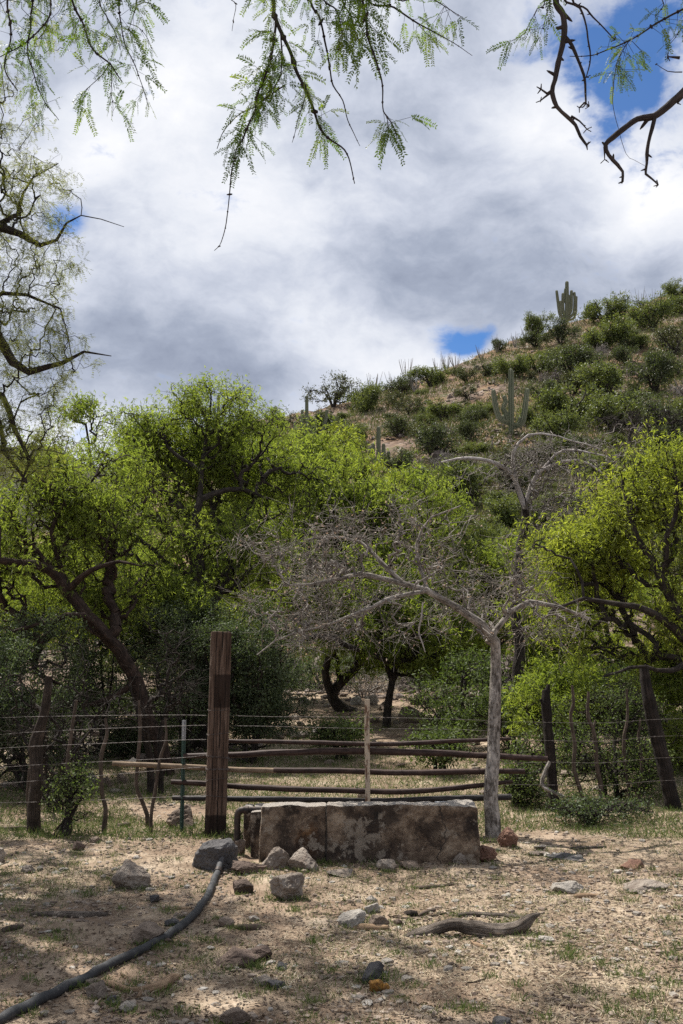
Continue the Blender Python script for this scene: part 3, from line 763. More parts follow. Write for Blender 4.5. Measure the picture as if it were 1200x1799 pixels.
# 3. curving centre mesquite
b = gbase(622, 21)
L3 = [[(*b, 0.16)] + W([(605, 1248, 21, .13), (585, 1225, 21, .12), (600, 1195, 21, .10), (632, 1165, 21, .09), (640, 1120, 20.8, .07), (600, 1060, 20.5, .05)]),
      W([(585, 1225, 21, .10), (572, 1180, 20.8, .08), (590, 1120, 20.6, .07), (560, 1040, 20.4, .06), (540, 950, 20.3, .045), (545, 870, 20.3, .03)]),
      W([(640, 1120, 20.8, .06), (700, 1090, 20.5, .05), (640, 1000, 20.4, .04), (660, 900, 20.4, .03)])]
full_tree('mesquite_tree', 'mesquite with a curved low trunk seen above the middle of the gate', 'tree', L3,
          [ell(590, 870, 20.5, 120, 80, 1.8), ell(690, 900, 20.5, 110, 80, 1.8, .9), ell(560, 1000, 20.3, 130, 90, 1.5), ell(660, 1110, 20.6, 110, 60, 1.5, .6), ell(540, 800, 20.6, 90, 50, 1.2, .5)],
          1600, 13, 32000, M['leaf_mesquite'], M['bark_dark'], airy=1.12, leaf_kw=dict(L=.10, wd=.020, spread=.10), grow_kw=dict(rt=.0055, bf=.5))
# 4. slim dark tree right of the picket
b = gbase(678, 19)
L4 = [[(*b, 0.09)] + W([(682, 1240, 19, .075), (688, 1195, 19, .065), (705, 1160, 19, .055), (740, 1148, 19, .05), (700, 1155, 19, .04)]),
      W([(688, 1195, 19, .05), (672, 1150, 18.8, .04), (660, 1110, 18.7, .03), (645, 1080, 18.6, .02)]),
      W([(740, 1148, 19, .045), (700, 1165, 18.5, .05), (640, 1148, 18.2, .05), (590, 1120, 18, .06), (540, 1115, 17.8, .05)])]
full_tree('mesquite_tree', 'slim dark mesquite standing just right of the pale gate picket', 'tree', L4,
          [ell(700, 1110, 19, 110, 55, 1.2), ell(770, 1130, 19, 90, 60, 1.2, .7), ell(690, 1040, 19, 110, 50, 1.0, .7)],
          700, 14, 14000, M['leaf_mesquite'], M['bark_dark'], airy=1.15, leaf_kw=dict(L=.11, wd=.022), grow_kw=dict(rt=.006))
# yellow green back trees
for lab, bx, yb_, crs_, sd_, nl_ in (('mesquite filling the gap behind the square gate post, crown under the forked tree', 470, 23, [ell(470, 930, 23, 130, 90, 1.8), ell(400, 1040, 23, 140, 70, 1.6, .8), ell(520, 1080, 23, 100, 60, 1.5, .6)], 151, 26000),
                                ('mesquite far back on the left seen through the limbs of the leaning one', 130, 24, [ell(190, 960, 24, 110, 60, 2), ell(60, 1050, 24, 150, 70, 1.8, .8), ell(240, 1060, 24, 110, 60, 1.6, .6)], 152, 26000),
                                ('yellowish tree deep behind the trunk of the bare grey tree', 900, 25, [ell(900, 1010, 25, 90, 60, 1.8), ell(860, 1110, 25, 100, 50, 1.6, .6), ell(980, 1090, 24, 80, 60, 1.6, .6)], 153, 16000)):
    b = gbase(bx, yb_); c0 = crs_[0]
    full_tree('mesquite_tree', lab, 'tree', [[(*b, .14), (b[0] + .2, b[1], b[2] + (c0[2] - b[2]) * .45, .11), (c0[0], c0[1], c0[2] * .85, .07)], [(b[0] + .2, b[1], b[2] + (c0[2] - b[2]) * .45, .09), (crs_[1][0], crs_[1][1], crs_[1][2], .05)]],
              crs_, 650, sd_, nl_, M['leaf_mesquite'], M['bark_dark'], leaf_kw=dict(L=.10, wd=.021, spread=.09), grow_kw=dict(rt=.0050, bf=.5))
b = gbase(790, 26)
full_tree('palo_verde_tree', 'yellow green tree with a hidden trunk behind the bare grey branches in the middle', 'tree',
          [[(*b, 0.12)] + W([(785, 1100, 26, .10), (775, 1020, 26, .08), (760, 950, 26, .06)]), W([(785, 1100, 26, .08), (830, 1010, 26, .06), (860, 950, 26, .04)])],
          [ell(760, 930, 26, 120, 80, 2.0), ell(860, 970, 26, 100, 70, 2.0), ell(800, 1050, 26, 130, 60, 2.0, .7)],
          520, 15, 12000, M['leaf_hill'], M['bark_dark'], leaf_kw=dict(L=.13, wd=.027), grow_kw=dict(rt=.007))
b = gbase(640, 30)
full_tree('palo_verde_tree', 'bright leafy tree with its crown below the small saguaro cluster', 'tree',
          [[(*b, 0.14)] + W([(640, 1050, 30, .11), (650, 950, 30, .09), (660, 880, 30, .06)]), W([(650, 950, 30, .08), (610, 860, 30, .05)])],
          [ell(660, 865, 30, 95, 50, 2.2), ell(600, 800, 30, 70, 45, 2.2, .7), ell(690, 930, 30, 100, 50, 2, .6)],
          420, 16, 10000, M['leaf_bright'], M['bark_dark'], leaf_kw=dict(L=.13, wd=.028), grow_kw=dict(rt=.008))
# 7. right mesquite
b = gbase(1290, 13.0)
L7 = [[(*b, 0.15)] + W([(1262, 1250, 13, .13), (1225, 1150, 13, .11), (1195, 1085, 13, .095), (1165, 1010, 13, .08), (1125, 950, 13.1, .06), (1105, 890, 13.2, .045), (1095, 840, 13.3, .025)]),
      W([(1225, 1150, 13, .09), (1190, 1110, 12.8, .08), (1140, 1075, 12.7, .065), (1090, 1058, 12.6, .05), (1030, 1045, 12.5, .035), (970, 1075, 12.4, .02)]),
      W([(1165, 1010, 13, .06), (1175, 940, 12.8, .05), (1190, 870, 12.8, .04), (1180, 810, 12.8, .02)]),
      W([(1225, 1150, 13, .07), (1180, 1180, 12.6, .045), (1130, 1172, 12.4, .03), (1060, 1185, 12.2, .02)])]
L7 = [[(*q[:3], q[3] * .72) for q in l] for l in L7]
full_tree('mesquite_tree', 'yellow green mesquite with dark limbs reaching in at the right edge', 'tree', L7,
          [ell(1160, 870, 13.9, 100, 70, 1.0), ell(1080, 970, 13.8, 130, 60, 1.0), ell(1200, 1000, 14.1, 120, 110, 1.0, .9), ell(990, 960, 13.6, 55, 40, .8, .25), ell(1120, 1110, 13.6, 120, 55, .9, .4), ell(1000, 1040, 14, 90, 50, .8, .3), ell(1270, 900, 13, 90, 110, 1.0, .6)],
          1500, 17, 25000, M['leaf_bright'], M['bark_dark'], airy=1.32, leaf_kw=dict(L=.078, wd=.015, spread=.09), grow_kw=dict(rt=.0045, bf=.5))
b = gbase(1120, 18)
full_tree('mesquite_tree', 'green tree behind the leaning black post on the right', 'tree',
          [[(*b, 0.10)] + W([(1110, 1220, 18, .08), (1085, 1150, 18, .06), (1060, 1090, 18, .04)]), W([(1110, 1220, 18, .07), (1150, 1150, 18, .05), (1180, 1080, 18, .03)])],
          [ell(1080, 1100, 18, 150, 80, 1.5), ell(1150, 1190, 18, 90, 60, 1.3, .6), ell(960, 1060, 18.5, 90, 60, 1.3, .6), ell(990, 1180, 18, 70, 50, 1.2, .4)],
          700, 18, 19000, M['leaf_mesquite'], M['bark_dark'], leaf_kw=dict(L=.11, wd=.023), grow_kw=dict(rt=.006))

# 5. bare grey tree by the gate
b = gbase(860, 9.75, -0.05)
L5 = [[(*b, 0.080)] + W([(860, 1400, 9.75, .070), (866, 1330, 9.75, .064), (871, 1250, 9.75, .060), (864, 1170, 9.75, .052), (858, 1128, 9.75, .050), (838, 1096, 9.7, .044), (800, 1066, 9.6, .036), (752, 1038, 9.5, .03), (705, 1022, 9.4, .025), (650, 1012, 9.4, .026), (590, 1025, 9.3, .018), (500, 1035, 9.2, .009)]),
      W([(858, 1130, 9.75, .04), (868, 1108, 9.8, .032), (895, 1078, 9.9, .026), (925, 1060, 10, .028), (980, 1072, 10.1, .02), (1040, 1095, 10.2, .01)]),
      W([(752, 1038, 9.5, .020), (700, 1050, 9.2, .022), (640, 1075, 9.0, .017), (560, 1100, 8.9, .012), (450, 1145, 8.8, .005)]),
      W([(705, 1022, 9.4, .024), (660, 975, 9.5, .018), (600, 945, 9.6, .014), (530, 950, 9.6, .008)]),
      W([(752, 1038, 9.5, .02), (730, 960, 9.7, .015), (760, 910, 9.8, .010), (810, 892, 9.8, .006)])]
rng5 = np.random.default_rng(55)
rs, ed = grow_tree(L5, [ell(600, 990, 9.4, 190, 95, 1.0), ell(530, 1060, 9.2, 120, 100, .9, .6), ell(740, 980, 9.5, 140, 85, .9, .7), ell(700, 1080, 9.3, 120, 60, .8, .3), ell(870, 1050, 9.9, 100, 60, .8, .6), ell(560, 1090, 9.1, 130, 45, .7, .4), ell(960, 1080, 10, 70, 55, .6, .25)],
                   560, rng5, rt=.0031, wig=.36, bf=.22, gaps=1.6, expo=.40)
root5 = thing('bare_tree', 'leafless grey tree whose trunk stands against the right end of the gate', 'tree', Vector(b))
mb = MB(); tw5 = wood(mb, rs[:1], [e for e in ed], rng5, k_big=12, rough=.07, twigs=3, tl=.27, tr=.0018, maxcnt=3)
for i, q in enumerate(rs[1:]): tube(mb, q, 8, .15, 8.0, seed=i)
mb.build('trunk', M['twig_grey'], root5, smooth=True)
lb = MB(); leaves(lb, tw5, 1200, rng5, L=.026, wd=.016, mode='leaf'); lb.build('dead_leaf_clusters', M['leaf_dead'], root5)
mb = MB(); tube(mb, resample(W([(743, 1058, 9.3, .007), (740, 1085, 9.3, .008), (736, 1110, 9.3, .007), (742, 1130, 9.3, .006), (747, 1146, 9.3, .004)]), .03), 6, .15)
mb.build('broken_branch', M['twig_pale'], root5, smooth=True)

# 6. bare tree behind it
b = gbase(905, 17)
L6 = [[(*b, 0.10)] + W([(908, 1100, 17, .09), (908, 1000, 17, .08), (916, 940, 17, .072), (922, 890, 17, .065), (910, 858, 17, .055), (895, 828, 16.9, .05), (860, 810, 16.8, .042), (815, 806, 16.7, .035), (775, 812, 16.6, .02)]),
      W([(922, 890, 17, .04), (935, 850, 17, .032), (965, 818, 17, .028), (1010, 805, 17, .024), (1050, 825, 17, .018), (1110, 890, 17, .01)]),
      W([(910, 858, 17, .035), (905, 800, 17, .028), (930, 765, 17, .02), (980, 770, 17, .014), (1050, 790, 17, .01)]),
      W([(935, 850, 17, .03), (975, 800, 17, .02), (1010, 790, 16.8, .018), (1060, 800, 16.7, .01)])]
rng6 = np.random.default_rng(66)
rs, ed = grow_tree(L6, [ell(950, 810, 17, 130, 50, 1.3), ell(1010, 860, 17, 90, 50, 1.1, .5), ell(850, 830, 16.8, 80, 40, 1, .35), ell(960, 900, 17, 70, 40, 1, .3), ell(1080, 790, 17, 90, 45, 1, .4)], 420, rng6, rt=.0045, wig=.35, bf=.25, expo=.40)
root6 = thing('bare_tree', 'dead pale tree with arching white limbs in front of the hillside', 'tree', Vector(b))
mb = MB(); tube(mb, rs[0][:24], 9, .12, 5); mb.build('trunk', M['bark_dark'], root6, smooth=True)
mb = MB(); tw6 = wood(mb, [], ed, rng6, twigs=2, tl=.3, tr=.003); mb.build('twigs', M['twig_grey'], root6, smooth=True)
mb = MB()
for i, q in enumerate(rs[1:]): tube(mb, q, 7, .15, 6.0, seed=i)
tube(mb, resample(W([(922, 892, 16.97, .045), (910, 858, 16.95, .042), (897, 830, 16.85, .042), (860, 810, 16.75, .036), (815, 805, 16.65, .028), (775, 812, 16.55, .014)]), .15), 8, .1)
mb.build('limb', M['twig_pale'], root6, smooth=True)
# dark leafless tree on the hill edge right
b = hit(1105, 800)
full_tree('bare_tree', 'dark spreading leafless tree on the hill slope above the right mesquite', 'tree',
          [[(*b, 0.14)] + W([(1105, 775, b.y, .12), (1112, 755, b.y, .10), (1140, 740, b.y, .06), (1180, 745, b.y, .04)]), W([(1112, 755, b.y, .08), (1090, 740, b.y, .05), (1060, 735, b.y, .03)])],
          [ell(1100, 740, b.y, 75, 22, 1.5), ell(1160, 745, b.y, 60, 20, 1.5)], 220, 67, 0, None, M['bark_dark'], grow_kw=dict(rt=.012, wig=.35), wood_kw=dict(tl=.5, tr=.008))

# shrubs under the trees
def shrub(name, label, px, y, crowns, n, seed, nl, lm, group=None, L=.032, wd=.018, stems=5, bm=None, mode='leaf', rt=.004, tl=.16, cat='shrub'):
    rng = np.random.default_rng(seed); b = gbase(px, y, -0.05); limbs = []
    for i in range(stems):
        a = rng.random() * 6.28; c = crowns[i % len(crowns)]
        q = [(b[0] + .08 * math.cos(a), b[1] + .08 * math.sin(a), b[2], .028)]
        tx = c[0] + c[3] * .5 * math.cos(a); ty = c[1] + c[4] * .5 * math.sin(a); tz = c[2]
        q.append((b[0] * .7 + tx * .3, b[1] * .7 + ty * .3, b[2] * .5 + tz * .5, .02)); q.append((tx, ty, tz, .010)); limbs.append(q)
    return full_tree(name, label, cat, limbs, crowns, n, seed, nl, lm, bm or M['bark_dark'], group, 'foliage', dict(L=L, wd=wd, mode=mode, spread=.05, droop=.1), dict(tl=tl, tr=.002, twigs=2), dict(rt=rt, bf=.3, low=.12, gaps=1.6 if lm is not M['leaf_shrub'] else 1.1), base=b)
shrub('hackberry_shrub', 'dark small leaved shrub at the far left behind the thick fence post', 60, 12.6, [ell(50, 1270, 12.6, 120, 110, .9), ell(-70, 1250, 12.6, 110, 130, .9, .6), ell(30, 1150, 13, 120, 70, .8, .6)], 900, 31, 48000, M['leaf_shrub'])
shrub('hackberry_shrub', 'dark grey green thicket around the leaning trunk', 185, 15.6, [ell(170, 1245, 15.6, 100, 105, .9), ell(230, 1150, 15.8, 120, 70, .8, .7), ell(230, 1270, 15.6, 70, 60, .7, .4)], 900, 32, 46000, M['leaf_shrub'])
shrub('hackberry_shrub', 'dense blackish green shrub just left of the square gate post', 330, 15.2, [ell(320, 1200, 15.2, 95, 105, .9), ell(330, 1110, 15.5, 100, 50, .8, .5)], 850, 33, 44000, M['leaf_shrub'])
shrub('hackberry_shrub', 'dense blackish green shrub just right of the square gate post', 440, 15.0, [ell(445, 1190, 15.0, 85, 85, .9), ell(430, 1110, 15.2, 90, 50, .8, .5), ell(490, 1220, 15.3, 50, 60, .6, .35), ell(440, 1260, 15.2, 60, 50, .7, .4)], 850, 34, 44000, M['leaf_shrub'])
shrub('leafy_shrub', 'light green shrub tangled among the thin stakes on the right', 1065, 11.8, [ell(1060, 1320, 11.8, 80, 65, .5), ell(1070, 1250, 12, 80, 40, .5, .5), ell(1110, 1370, 11.6, 40, 35, .4, .3)], 420, 35, 9000, M['leaf_light_shrub'], L=.03, wd=.015)
shrub('leafy_shrub', 'small dark weedy bush at the foot of the broken post on the right', 1030, 10.4, [ell(1025, 1425, 10.4, 50, 16, .3), ell(1100, 1418, 10.5, 50, 16, .3, .7)], 200, 36, 3000, M['leaf_shrub'], L=.035, wd=.014, tl=.1)
shrub('leafy_shrub', 'light green sapling growing beside the trunk of the bare grey tree', 800, 16, [ell(795, 1240, 16, 70, 55, .8), ell(830, 1180, 16, 60, 40, .7, .5)], 300, 37, 6500, M['leaf_light_shrub'], L=.07, wd=.02)
shrub('leafy_shrub', 'low green bush between the trunk and the broken fence post', 905, 11.6, [ell(908, 1385, 11.6, 38, 35, .35), ell(930, 1340, 12, 50, 60, .6, .5)], 260, 38, 5000, M['leaf_light_shrub'], L=.035, wd=.016)
shrub('leafy_shrub', 'green feathery bush with clear gaps beyond the broken fence post', 960, 14, [ell(950, 1240, 14, 60, 60, .8), ell(1000, 1200, 14.5, 70, 50, .8)], 260, 39, 5500, M['leaf_mesquite'], L=.08, wd=.016, mode='pinna')
shrub('bare_shrub', 'leafless grey brush seen between the bare trunk and the broken post', 930, 19, [ell(930, 1140, 19, 75, 70, 1.1), ell(990, 1150, 19, 60, 50, 1.0, .4)], 420, 40, 0, None, bm=M['twig_grey'], tl=.3, rt=.004)
shrub('leafy_shrub', 'tangled green bush at the right edge beyond the leaning black post', 1200, 13.2, [ell(1205, 1310, 13.2, 50, 70, .7), ell(1215, 1220, 13.4, 50, 60, .7)], 300, 41, 5500, M['leaf_mesquite'], L=.07, wd=.016, mode='pinna')
shrub('leafy_shrub', 'little leafy weed around the second stake from the left post', 125, 9.6, [ell(135, 1400, 9.6, 40, 45, .3)], 120, 42, 1500, M['leaf_light_shrub'], L=.028, wd=.016, tl=.09, stems=3)
shrub('bare_shrub', 'dark bare thicket low behind the gate just right of the picket', 760, 22, [ell(770, 1250, 22, 60, 30, 1.0)], 220, 43, 0, None, bm=M['bark_dark'], tl=.3, rt=.006)

for k_, (lab, px_, y_, cr_, n_, nl_, bare_) in enumerate((
        ('grey green brush low behind the fence between the thick post and the leaning trunk', 130, 19, [ell(130, 1260, 19, 110, 60, 1.2), ell(40, 1280, 19, 80, 50, 1, .6)], 420, 16000, 0),
        ('dark brush below the leaning trunk, right behind the thin grey stake', 330, 19, [ell(340, 1270, 19, 80, 55, 1.0), ell(430, 1240, 19.5, 60, 50, 1, .6)], 380, 15000, 0),
        ('grey green brush behind the curved trunk in the middle', 560, 27, [ell(560, 1180, 27, 80, 45, 1.6), ell(500, 1190, 27, 60, 50, 1.4, .6)], 380, 11000, 0),
        ('grey green brush on the stony rise right of the slim dark tree', 740, 27, [ell(740, 1175, 27, 80, 45, 1.6), ell(820, 1160, 27, 70, 50, 1.4, .8)], 420, 12000, 0),
        ('low green brush on the stony rise between the two dark trunks', 648, 29, [ell(645, 1170, 29, 50, 35, 1.4)], 240, 6000, 0),
        ('thin leafless brush in front of the stony rise in the middle', 640, 24, [ell(640, 1200, 24, 90, 40, 1.3)], 260, 0, 1),
        ('green brush beyond the gap between the broken post and the charred post', 1050, 17, [ell(1040, 1240, 17, 100, 60, 1.2), ell(1130, 1260, 17, 60, 50, 1.0, .5)], 360, 10000, 0),
        ('small green bush in the shade just behind the middle of the gate rails', 600, 15.5, [ell(600, 1285, 15.5, 45, 22, .4)], 120, 2600, 0),
        ('small green bush beyond the rails between picket and bare trunk', 770, 14, [ell(770, 1310, 14, 50, 24, .4)], 130, 3000, 0),
        ('leafy green saplings on the slope left of the broken post', 905, 15, [ell(900, 1270, 15, 45, 60, .6), ell(850, 1240, 15.5, 45, 50, .6)], 220, 6000, 0),
        ('bright leafy saplings among the trees right of the broken post', 1000, 15, [ell(1000, 1230, 15, 70, 70, .8), ell(1090, 1210, 15, 60, 60, .8)], 320, 8000, 0),
        ('tangle of thin bare stems behind the crooked left post', 100, 11.2, [ell(100, 1290, 11.2, 130, 130, .7)], 200, 0, 1),
        ('tall thin bare stems above the short rails left of the square post', 280, 12.5, [ell(270, 1200, 12.5, 90, 110, .7)], 130, 0, 1),
        ('thin leafless brush behind the right fence stakes', 1080, 12.6, [ell(1070, 1290, 12.6, 100, 90, .6)], 220, 0, 1))):
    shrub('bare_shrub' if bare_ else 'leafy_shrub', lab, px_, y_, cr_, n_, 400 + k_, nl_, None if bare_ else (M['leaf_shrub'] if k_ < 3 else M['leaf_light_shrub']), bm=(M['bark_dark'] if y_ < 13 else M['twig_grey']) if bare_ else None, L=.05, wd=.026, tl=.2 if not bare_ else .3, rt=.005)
# left edge tree, trunk outside the frame
yL = 8.6
b = (-4.3, 8.8, g1(-4.3, 8.8) - .1)
def WW(l): return [tuple(q) for q in l]
L0 = [[(*b, .17), (-4.2, 8.7, 1.2, .14), (-4.0, 8.7, 2.4, .12), (-3.9, 8.6, 3.6, .11), (-4.0, 8.4, 5.0, .09), (-3.9, 8.2, 6.6, .06), (-3.7, 8.0, 8.0, .03)],
      [(-3.9, 8.6, 3.4, .08)] + W([(-60, 560, yL, .055), (10, 640, yL, .042), (40, 655, yL, .034), (100, 640, yL, .02), (145, 622, yL, .012), (190, 627, yL, .004)]),
      [(-3.95, 8.5, 4.4, .08)] + W([(-60, 385, yL, .05), (0, 390, yL, .042), (35, 408, yL, .03), (70, 432, yL, .022), (100, 425, yL, .015), (125, 395, yL, .010), (150, 385, yL, .006), (215, 405, yL, .0025)]),
      W([(0, 392, yL, .025), (30, 375, yL, .02), (40, 340, yL, .013), (60, 320, yL, .008), (95, 295, yL, .004)]),
      [(-3.9, 8.6, 4.0, .06)] + W([(-50, 540, yL, .03), (10, 505, yL, .02), (50, 515, yL, .014), (95, 545, yL, .008), (110, 600, yL, .005), (125, 660, yL, .003)]),
      [(-3.95, 8.6, 3.2, .06)] + W([(-60, 680, yL, .04), (0, 690, yL, .03), (30, 745, yL, .022), (60, 810, yL, .015), (40, 850, yL, .008)]),
      W([(-60, 680, yL, .03), (0, 735, yL, .02), (10, 790, yL, .02), (50, 850, yL, .01)]),
      [(-4.0, 8.4, 5.2, .07), (-4.1, 8.9, 6.6, .05), (-4.0, 9.3, 8.0, .04), (-3.8, 9.6, 9.0, .02)],
      [(-4.0, 8.4, 5.2, .07), (-4.6, 7.4, 6.4, .05), (-4.2, 6.4, 7.3, .03)],
      [(-3.9, 8.6, 3.6, .06), (-4.6, 9.6, 4.6, .05), (-4.8, 10.6, 5.2, .03)]]
cr0 = [ell(20, 440, yL, 120, 120, .8, 1.4), ell(60, 330, yL, 80, 60, .7, .6), ell(40, 610, yL, 120, 100, .7, 1.2), ell(20, 760, yL, 120, 90, .7, 1.3), ell(0, 230, yL, 70, 80, .7, .6),
       (-4.3, 8.6, 6.4, 1.3, 1.7, 1.6, 2.4), (-4.2, 9.8, 9.0, 1.5, 1.6, .8, 1.5), (-4.2, 7.2, 7.4, 1.3, 1.3, .9, 1.0), (-5.2, 10.6, 6.0, 1.4, 1.5, 1.5, 1.5)]
full_tree('mesquite_tree', 'nearer mesquite whose dark twigs and pale leaves hang in from the left edge', 'tree', L0, cr0, 1000, 21, 12000, M['leaf_left'], M['bark_dark'],
          leaf_kw=dict(L=.075, pairs=6, droop=.35, lw=.22), grow_kw=dict(rt=.0024, wig=.16, expo=.42, gaps=0, gnarl=.01, bf=.32), wood_kw=dict(tl=.17, tr=.0013, twigs=1), extra=13000)

# overhead mesquite, trunk behind the camera
def overhead():
    rng = np.random.default_rng(77); D = 3.2
    b = (2.3, -1.6, g1(2.3, -1.6) - .1)
    root = thing('overhanging_mesquite_tree', 'mesquite standing over the viewer with sprays hanging down from the top edge', 'tree', b)
    limbs = [[(*b, .20), (2.1, -1.3, 1.2, .17), (1.8, -.6, 2.6, .14), (1.4, .4, 3.8, .11), (.8, 1.8, 4.7, .08), (.2, 3.0, 5.2, .06), (-.6, 3.6, 5.3, .04), (-1.6, 4.0, 5.4, .025)],
             [(1.4, .4, 3.8, .09), (1.5, 1.8, 4.4, .06), (1.5, 2.9, 4.7, .04), (1.7, 3.8, 5.0, .025)],
             [(.8, 1.8, 4.7, .05), (.1, 2.4, 4.7, .035), (-.7, 2.8, 4.6, .025), (-1.4, 3.1, 4.6, .012)]]
    sk = np.vstack([resample(l, .15) for l in limbs])
    mb = MB(); lf = MB()
    for i, l in enumerate(limbs): tube(mb, resample(l, .1), 12, .12, 5, seed=i)
    def hang(pts, r0, r1, d=D, knots=True, up=True, k=6, rough=.2):
        q = np.array([tuple(P(a, c, d + (e[0] if e else 0))) for a, c, *e in pts])
        if up:
            dd = np.linalg.norm(sk[:, :3] - (q[0] + np.array([0, 0, .6])), axis=1); j = int(np.argmin(dd))
            q = np.vstack([sk[j, :3], q[0] * .6 + sk[j, :3] * .4 + rng.normal(size=3) * .05, q])
        rr = np.linspace(r0, r1, len(q))
        row = resample(np.hstack([q, rr[:, None]]), .02)
        row[:, :3] += np.stack([fbm(row[:, :3] + 7 * s, 9.0, 2) for s in range(3)], -1) * .008
        tube(mb, row, k, rough, 30, seed=len(q))
        if knots:
            n = len(row)
            for j in range(4, n, max(3, int(rng.integers(3, 6)))):
                c = row[j, :3]; r = max(row[j, 3] * 1.9, .0028)
                dv = rng.normal(size=3) * r * .9
                tube(mb, np.array([(*(c - dv), r * .5), (*c, r), (*(c + dv), r * .4)]), 6, 0)
        return row
    def leafy(row, n, a=0.3, b_=1.0, L=.078, droop=.5, pairs=15, lenstalk=.05):
        n = int(n * 1.45); m = len(row); lo = int(m * a); hi = max(lo + 1, int(m * b_))
        k = rng.integers(lo, hi, n); p = row[k, :3]
        tang = unit(row[np.minimum(k + 1, m - 1), :3] - row[np.maximum(k - 1, 0), :3])
        d = unit(rng.normal(size=(n, 3)) * .9 + tang * .4 + np.array([0, 0, -droop]))
        st = lenstalk * (.4 + rng.random((n, 1))); e = p + d * st
        sticks(mb, p, e, .0009, .0007, 3)
        s = unit(np.cross(d, rng.normal(size=p.shape))); ll = L * (.55 + .6 * rng.random(n)); rn = rng.random(n)
        for sg in (-1, 1):
            dd = unit(d * .8 + sg * s * .55 + np.array([0, 0, -.35]))
            pinnate(lf, e, dd, ll, rng, pairs=pairs, lw=.17, ll=.115, droop=.3, rnd=rn)
    c1 = hang([(478, -20), (485, 35), (510, 90), (528, 140), (548, 185), (562, 225), (582, 248), (602, 264), (614, 288), (625, 322)], .0085, .0015)
    leafy(c1, 34, .45, .85)
    c2 = hang([(486, 35), (480, 80), (468, 125), (452, 165), (447, 190), (436, 215), (424, 245), (414, 262), (408, 300), (402, 352), (396, 400), (384, 430), (376, 438)], .005, .0010, up=False)
    leafy(c2, 34, .05, .62)
    c3 = hang([(500, 150, .03), (485, 160, .03), (462, 178, .03), (445, 190, .03), (418, 202, .03), (392, 228, .03), (380, 262, .03)], .003, .0012, up=False); leafy(c3, 10, .0, .6)
    c4 = hang([(494, 60), (495, 100), (490, 140), (470, 165)], .003, .0015, up=False); leafy(c4, 12, 0, 1)
    c5 = hang([(540, -20, .1), (562, 30, .1), (572, 80, .1), (580, 125, .1), (586, 150, .1), (600, 175, .1), (610, 210, .1), (622, 235, .1), (632, 256, .1)], .005, .0009); leafy(c5, 22, .3, .75)
    c6 = hang([(536, 150), (534, 180), (522, 210), (514, 250)], .002, .001, up=False)
    c7 = hang([(634, -20, -.1), (642, 20, -.1), (648, 70, -.1), (662, 110, -.1), (672, 150, -.1), (676, 195, -.1), (688, 215, -.1), (697, 242, -.1)], .005, .0012)
    leafy(c7, 44, .4, .78, L=.10); leafy(c7, 8, .93, .97, L=.085)
    c8 = hang([(640, -20), (690, 12), (725, 35), (755, 52), (790, 70), (830, 97)], .005, .0008); leafy(c8, 34, .45, .9)
    c9 = hang([(560, -20), (590, 20), (600, 60), (595, 90)], .004, .0012); leafy(c9, 24, .4, 1.0)
    c9 = hang([(600, -20, .1), (618, 30, .1), (630, 70, .1), (655, 90, .1)], .004, .0012); leafy(c9, 28, .4, 1.0)
    c10 = hang([(690, -20), (740, -8), (780, 12), (812, 30)], .004, .001); leafy(c10, 26, .4, 1.0)
    leafy(hang([(400, -20), (413, 5), (410, 30), (407, 55)], .002, .0008), 5, .4, .7)
    # top left sprays
    D2 = .5
    for pts, r0, r1, n in (([(125, -20), (148, 45), (165, 88), (192, 112), (205, 130), (216, 143)], .006, .0015, 38), ([(192, 112), (180, 130), (158, 150), (142, 167)], .002, .0009, 4),
                           ([(195, 115), (197, 160), (197, 204)], .0018, .0008, 3), ([(208, -20), (214, 40), (222, 85), (240, 125), (252, 160), (262, 190)], .004, .0009, 34),
                           ([(60, -20), (54, 40), (48, 90), (62, 140), (80, 180), (104, 212)], .005, .0012, 38), ([(15, -20), (20, 60), (8, 120), (30, 160)], .006, .002, 30),
                           ([(175, -20), (190, 30), (205, 60), (212, 90)], .004, .0012, 34), ([(90, -20), (85, 30), (45, 75), (0, 100)], .005, .002, 22),
                           ([(250, -20), (262, 5), (272, 18)], .002, .001, 6), ([(224, 40), (245, 50), (262, 70), (268, 92)], .0015, .0008, 2), ([(240, -20), (236, 20), (225, 60)], .003, .001, 24)):
        leafy(hang([(x, y_, D2) for x, y_ in pts], r0, r1, up=(pts[0][1] < 0)), n, .35, .95, L=.08)
    # stout knobbly bare branches, top right
    def bare(pts, r0, r1, up=False, d=0.0):
        row = hang([(x, y_, d) for x, y_ in pts], r0, r1, up=up, knots=False, k=9, rough=.25)
        m = len(row)
        for j in range(3, m, 3):
            c = row[j, :3]; r = row[j, 3]; dv = unit(rng.normal(size=3) * np.array([1, .6, 1]))
            ln = r * (1.8 + 1.6 * rng.random())
            tube(mb, np.array([(*c, r * .8), (*(c + dv * ln), r * .45), (*(c + dv * ln * 1.3), r * .15)]), 6, .2, 40)
        c = row[-1, :3]
        for _ in range(3):
            dv = unit(rng.normal(size=3)); tube(mb, np.array([(*c, row[-1, 3]), (*(c + dv * .018), .0015)]), 5, .1)
        return row
    bare([(983, -20), (990, 30), (990, 65), (985, 100), (975, 140), (969, 162), (978, 188), (995, 205), (1010, 220), (1018, 240), (1030, 254)], .013, .004, up=True)
    bare([(969, 160), (960, 165), (950, 157)], .006, .003); bare([(965, 165), (955, 172), (949, 177)], .004, .002)
    bare([(990, 62), (1004, 78), (1015, 100), (1026, 130), (1029, 165), (1030, 182)], .007, .003); bare([(1028, 180), (1022, 186), (1018, 190)], .003, .002); bare([(1028, 180), (1036, 186)], .003, .002)
    bare([(1003, 205), (1018, 213), (1030, 226)], .004, .0018)
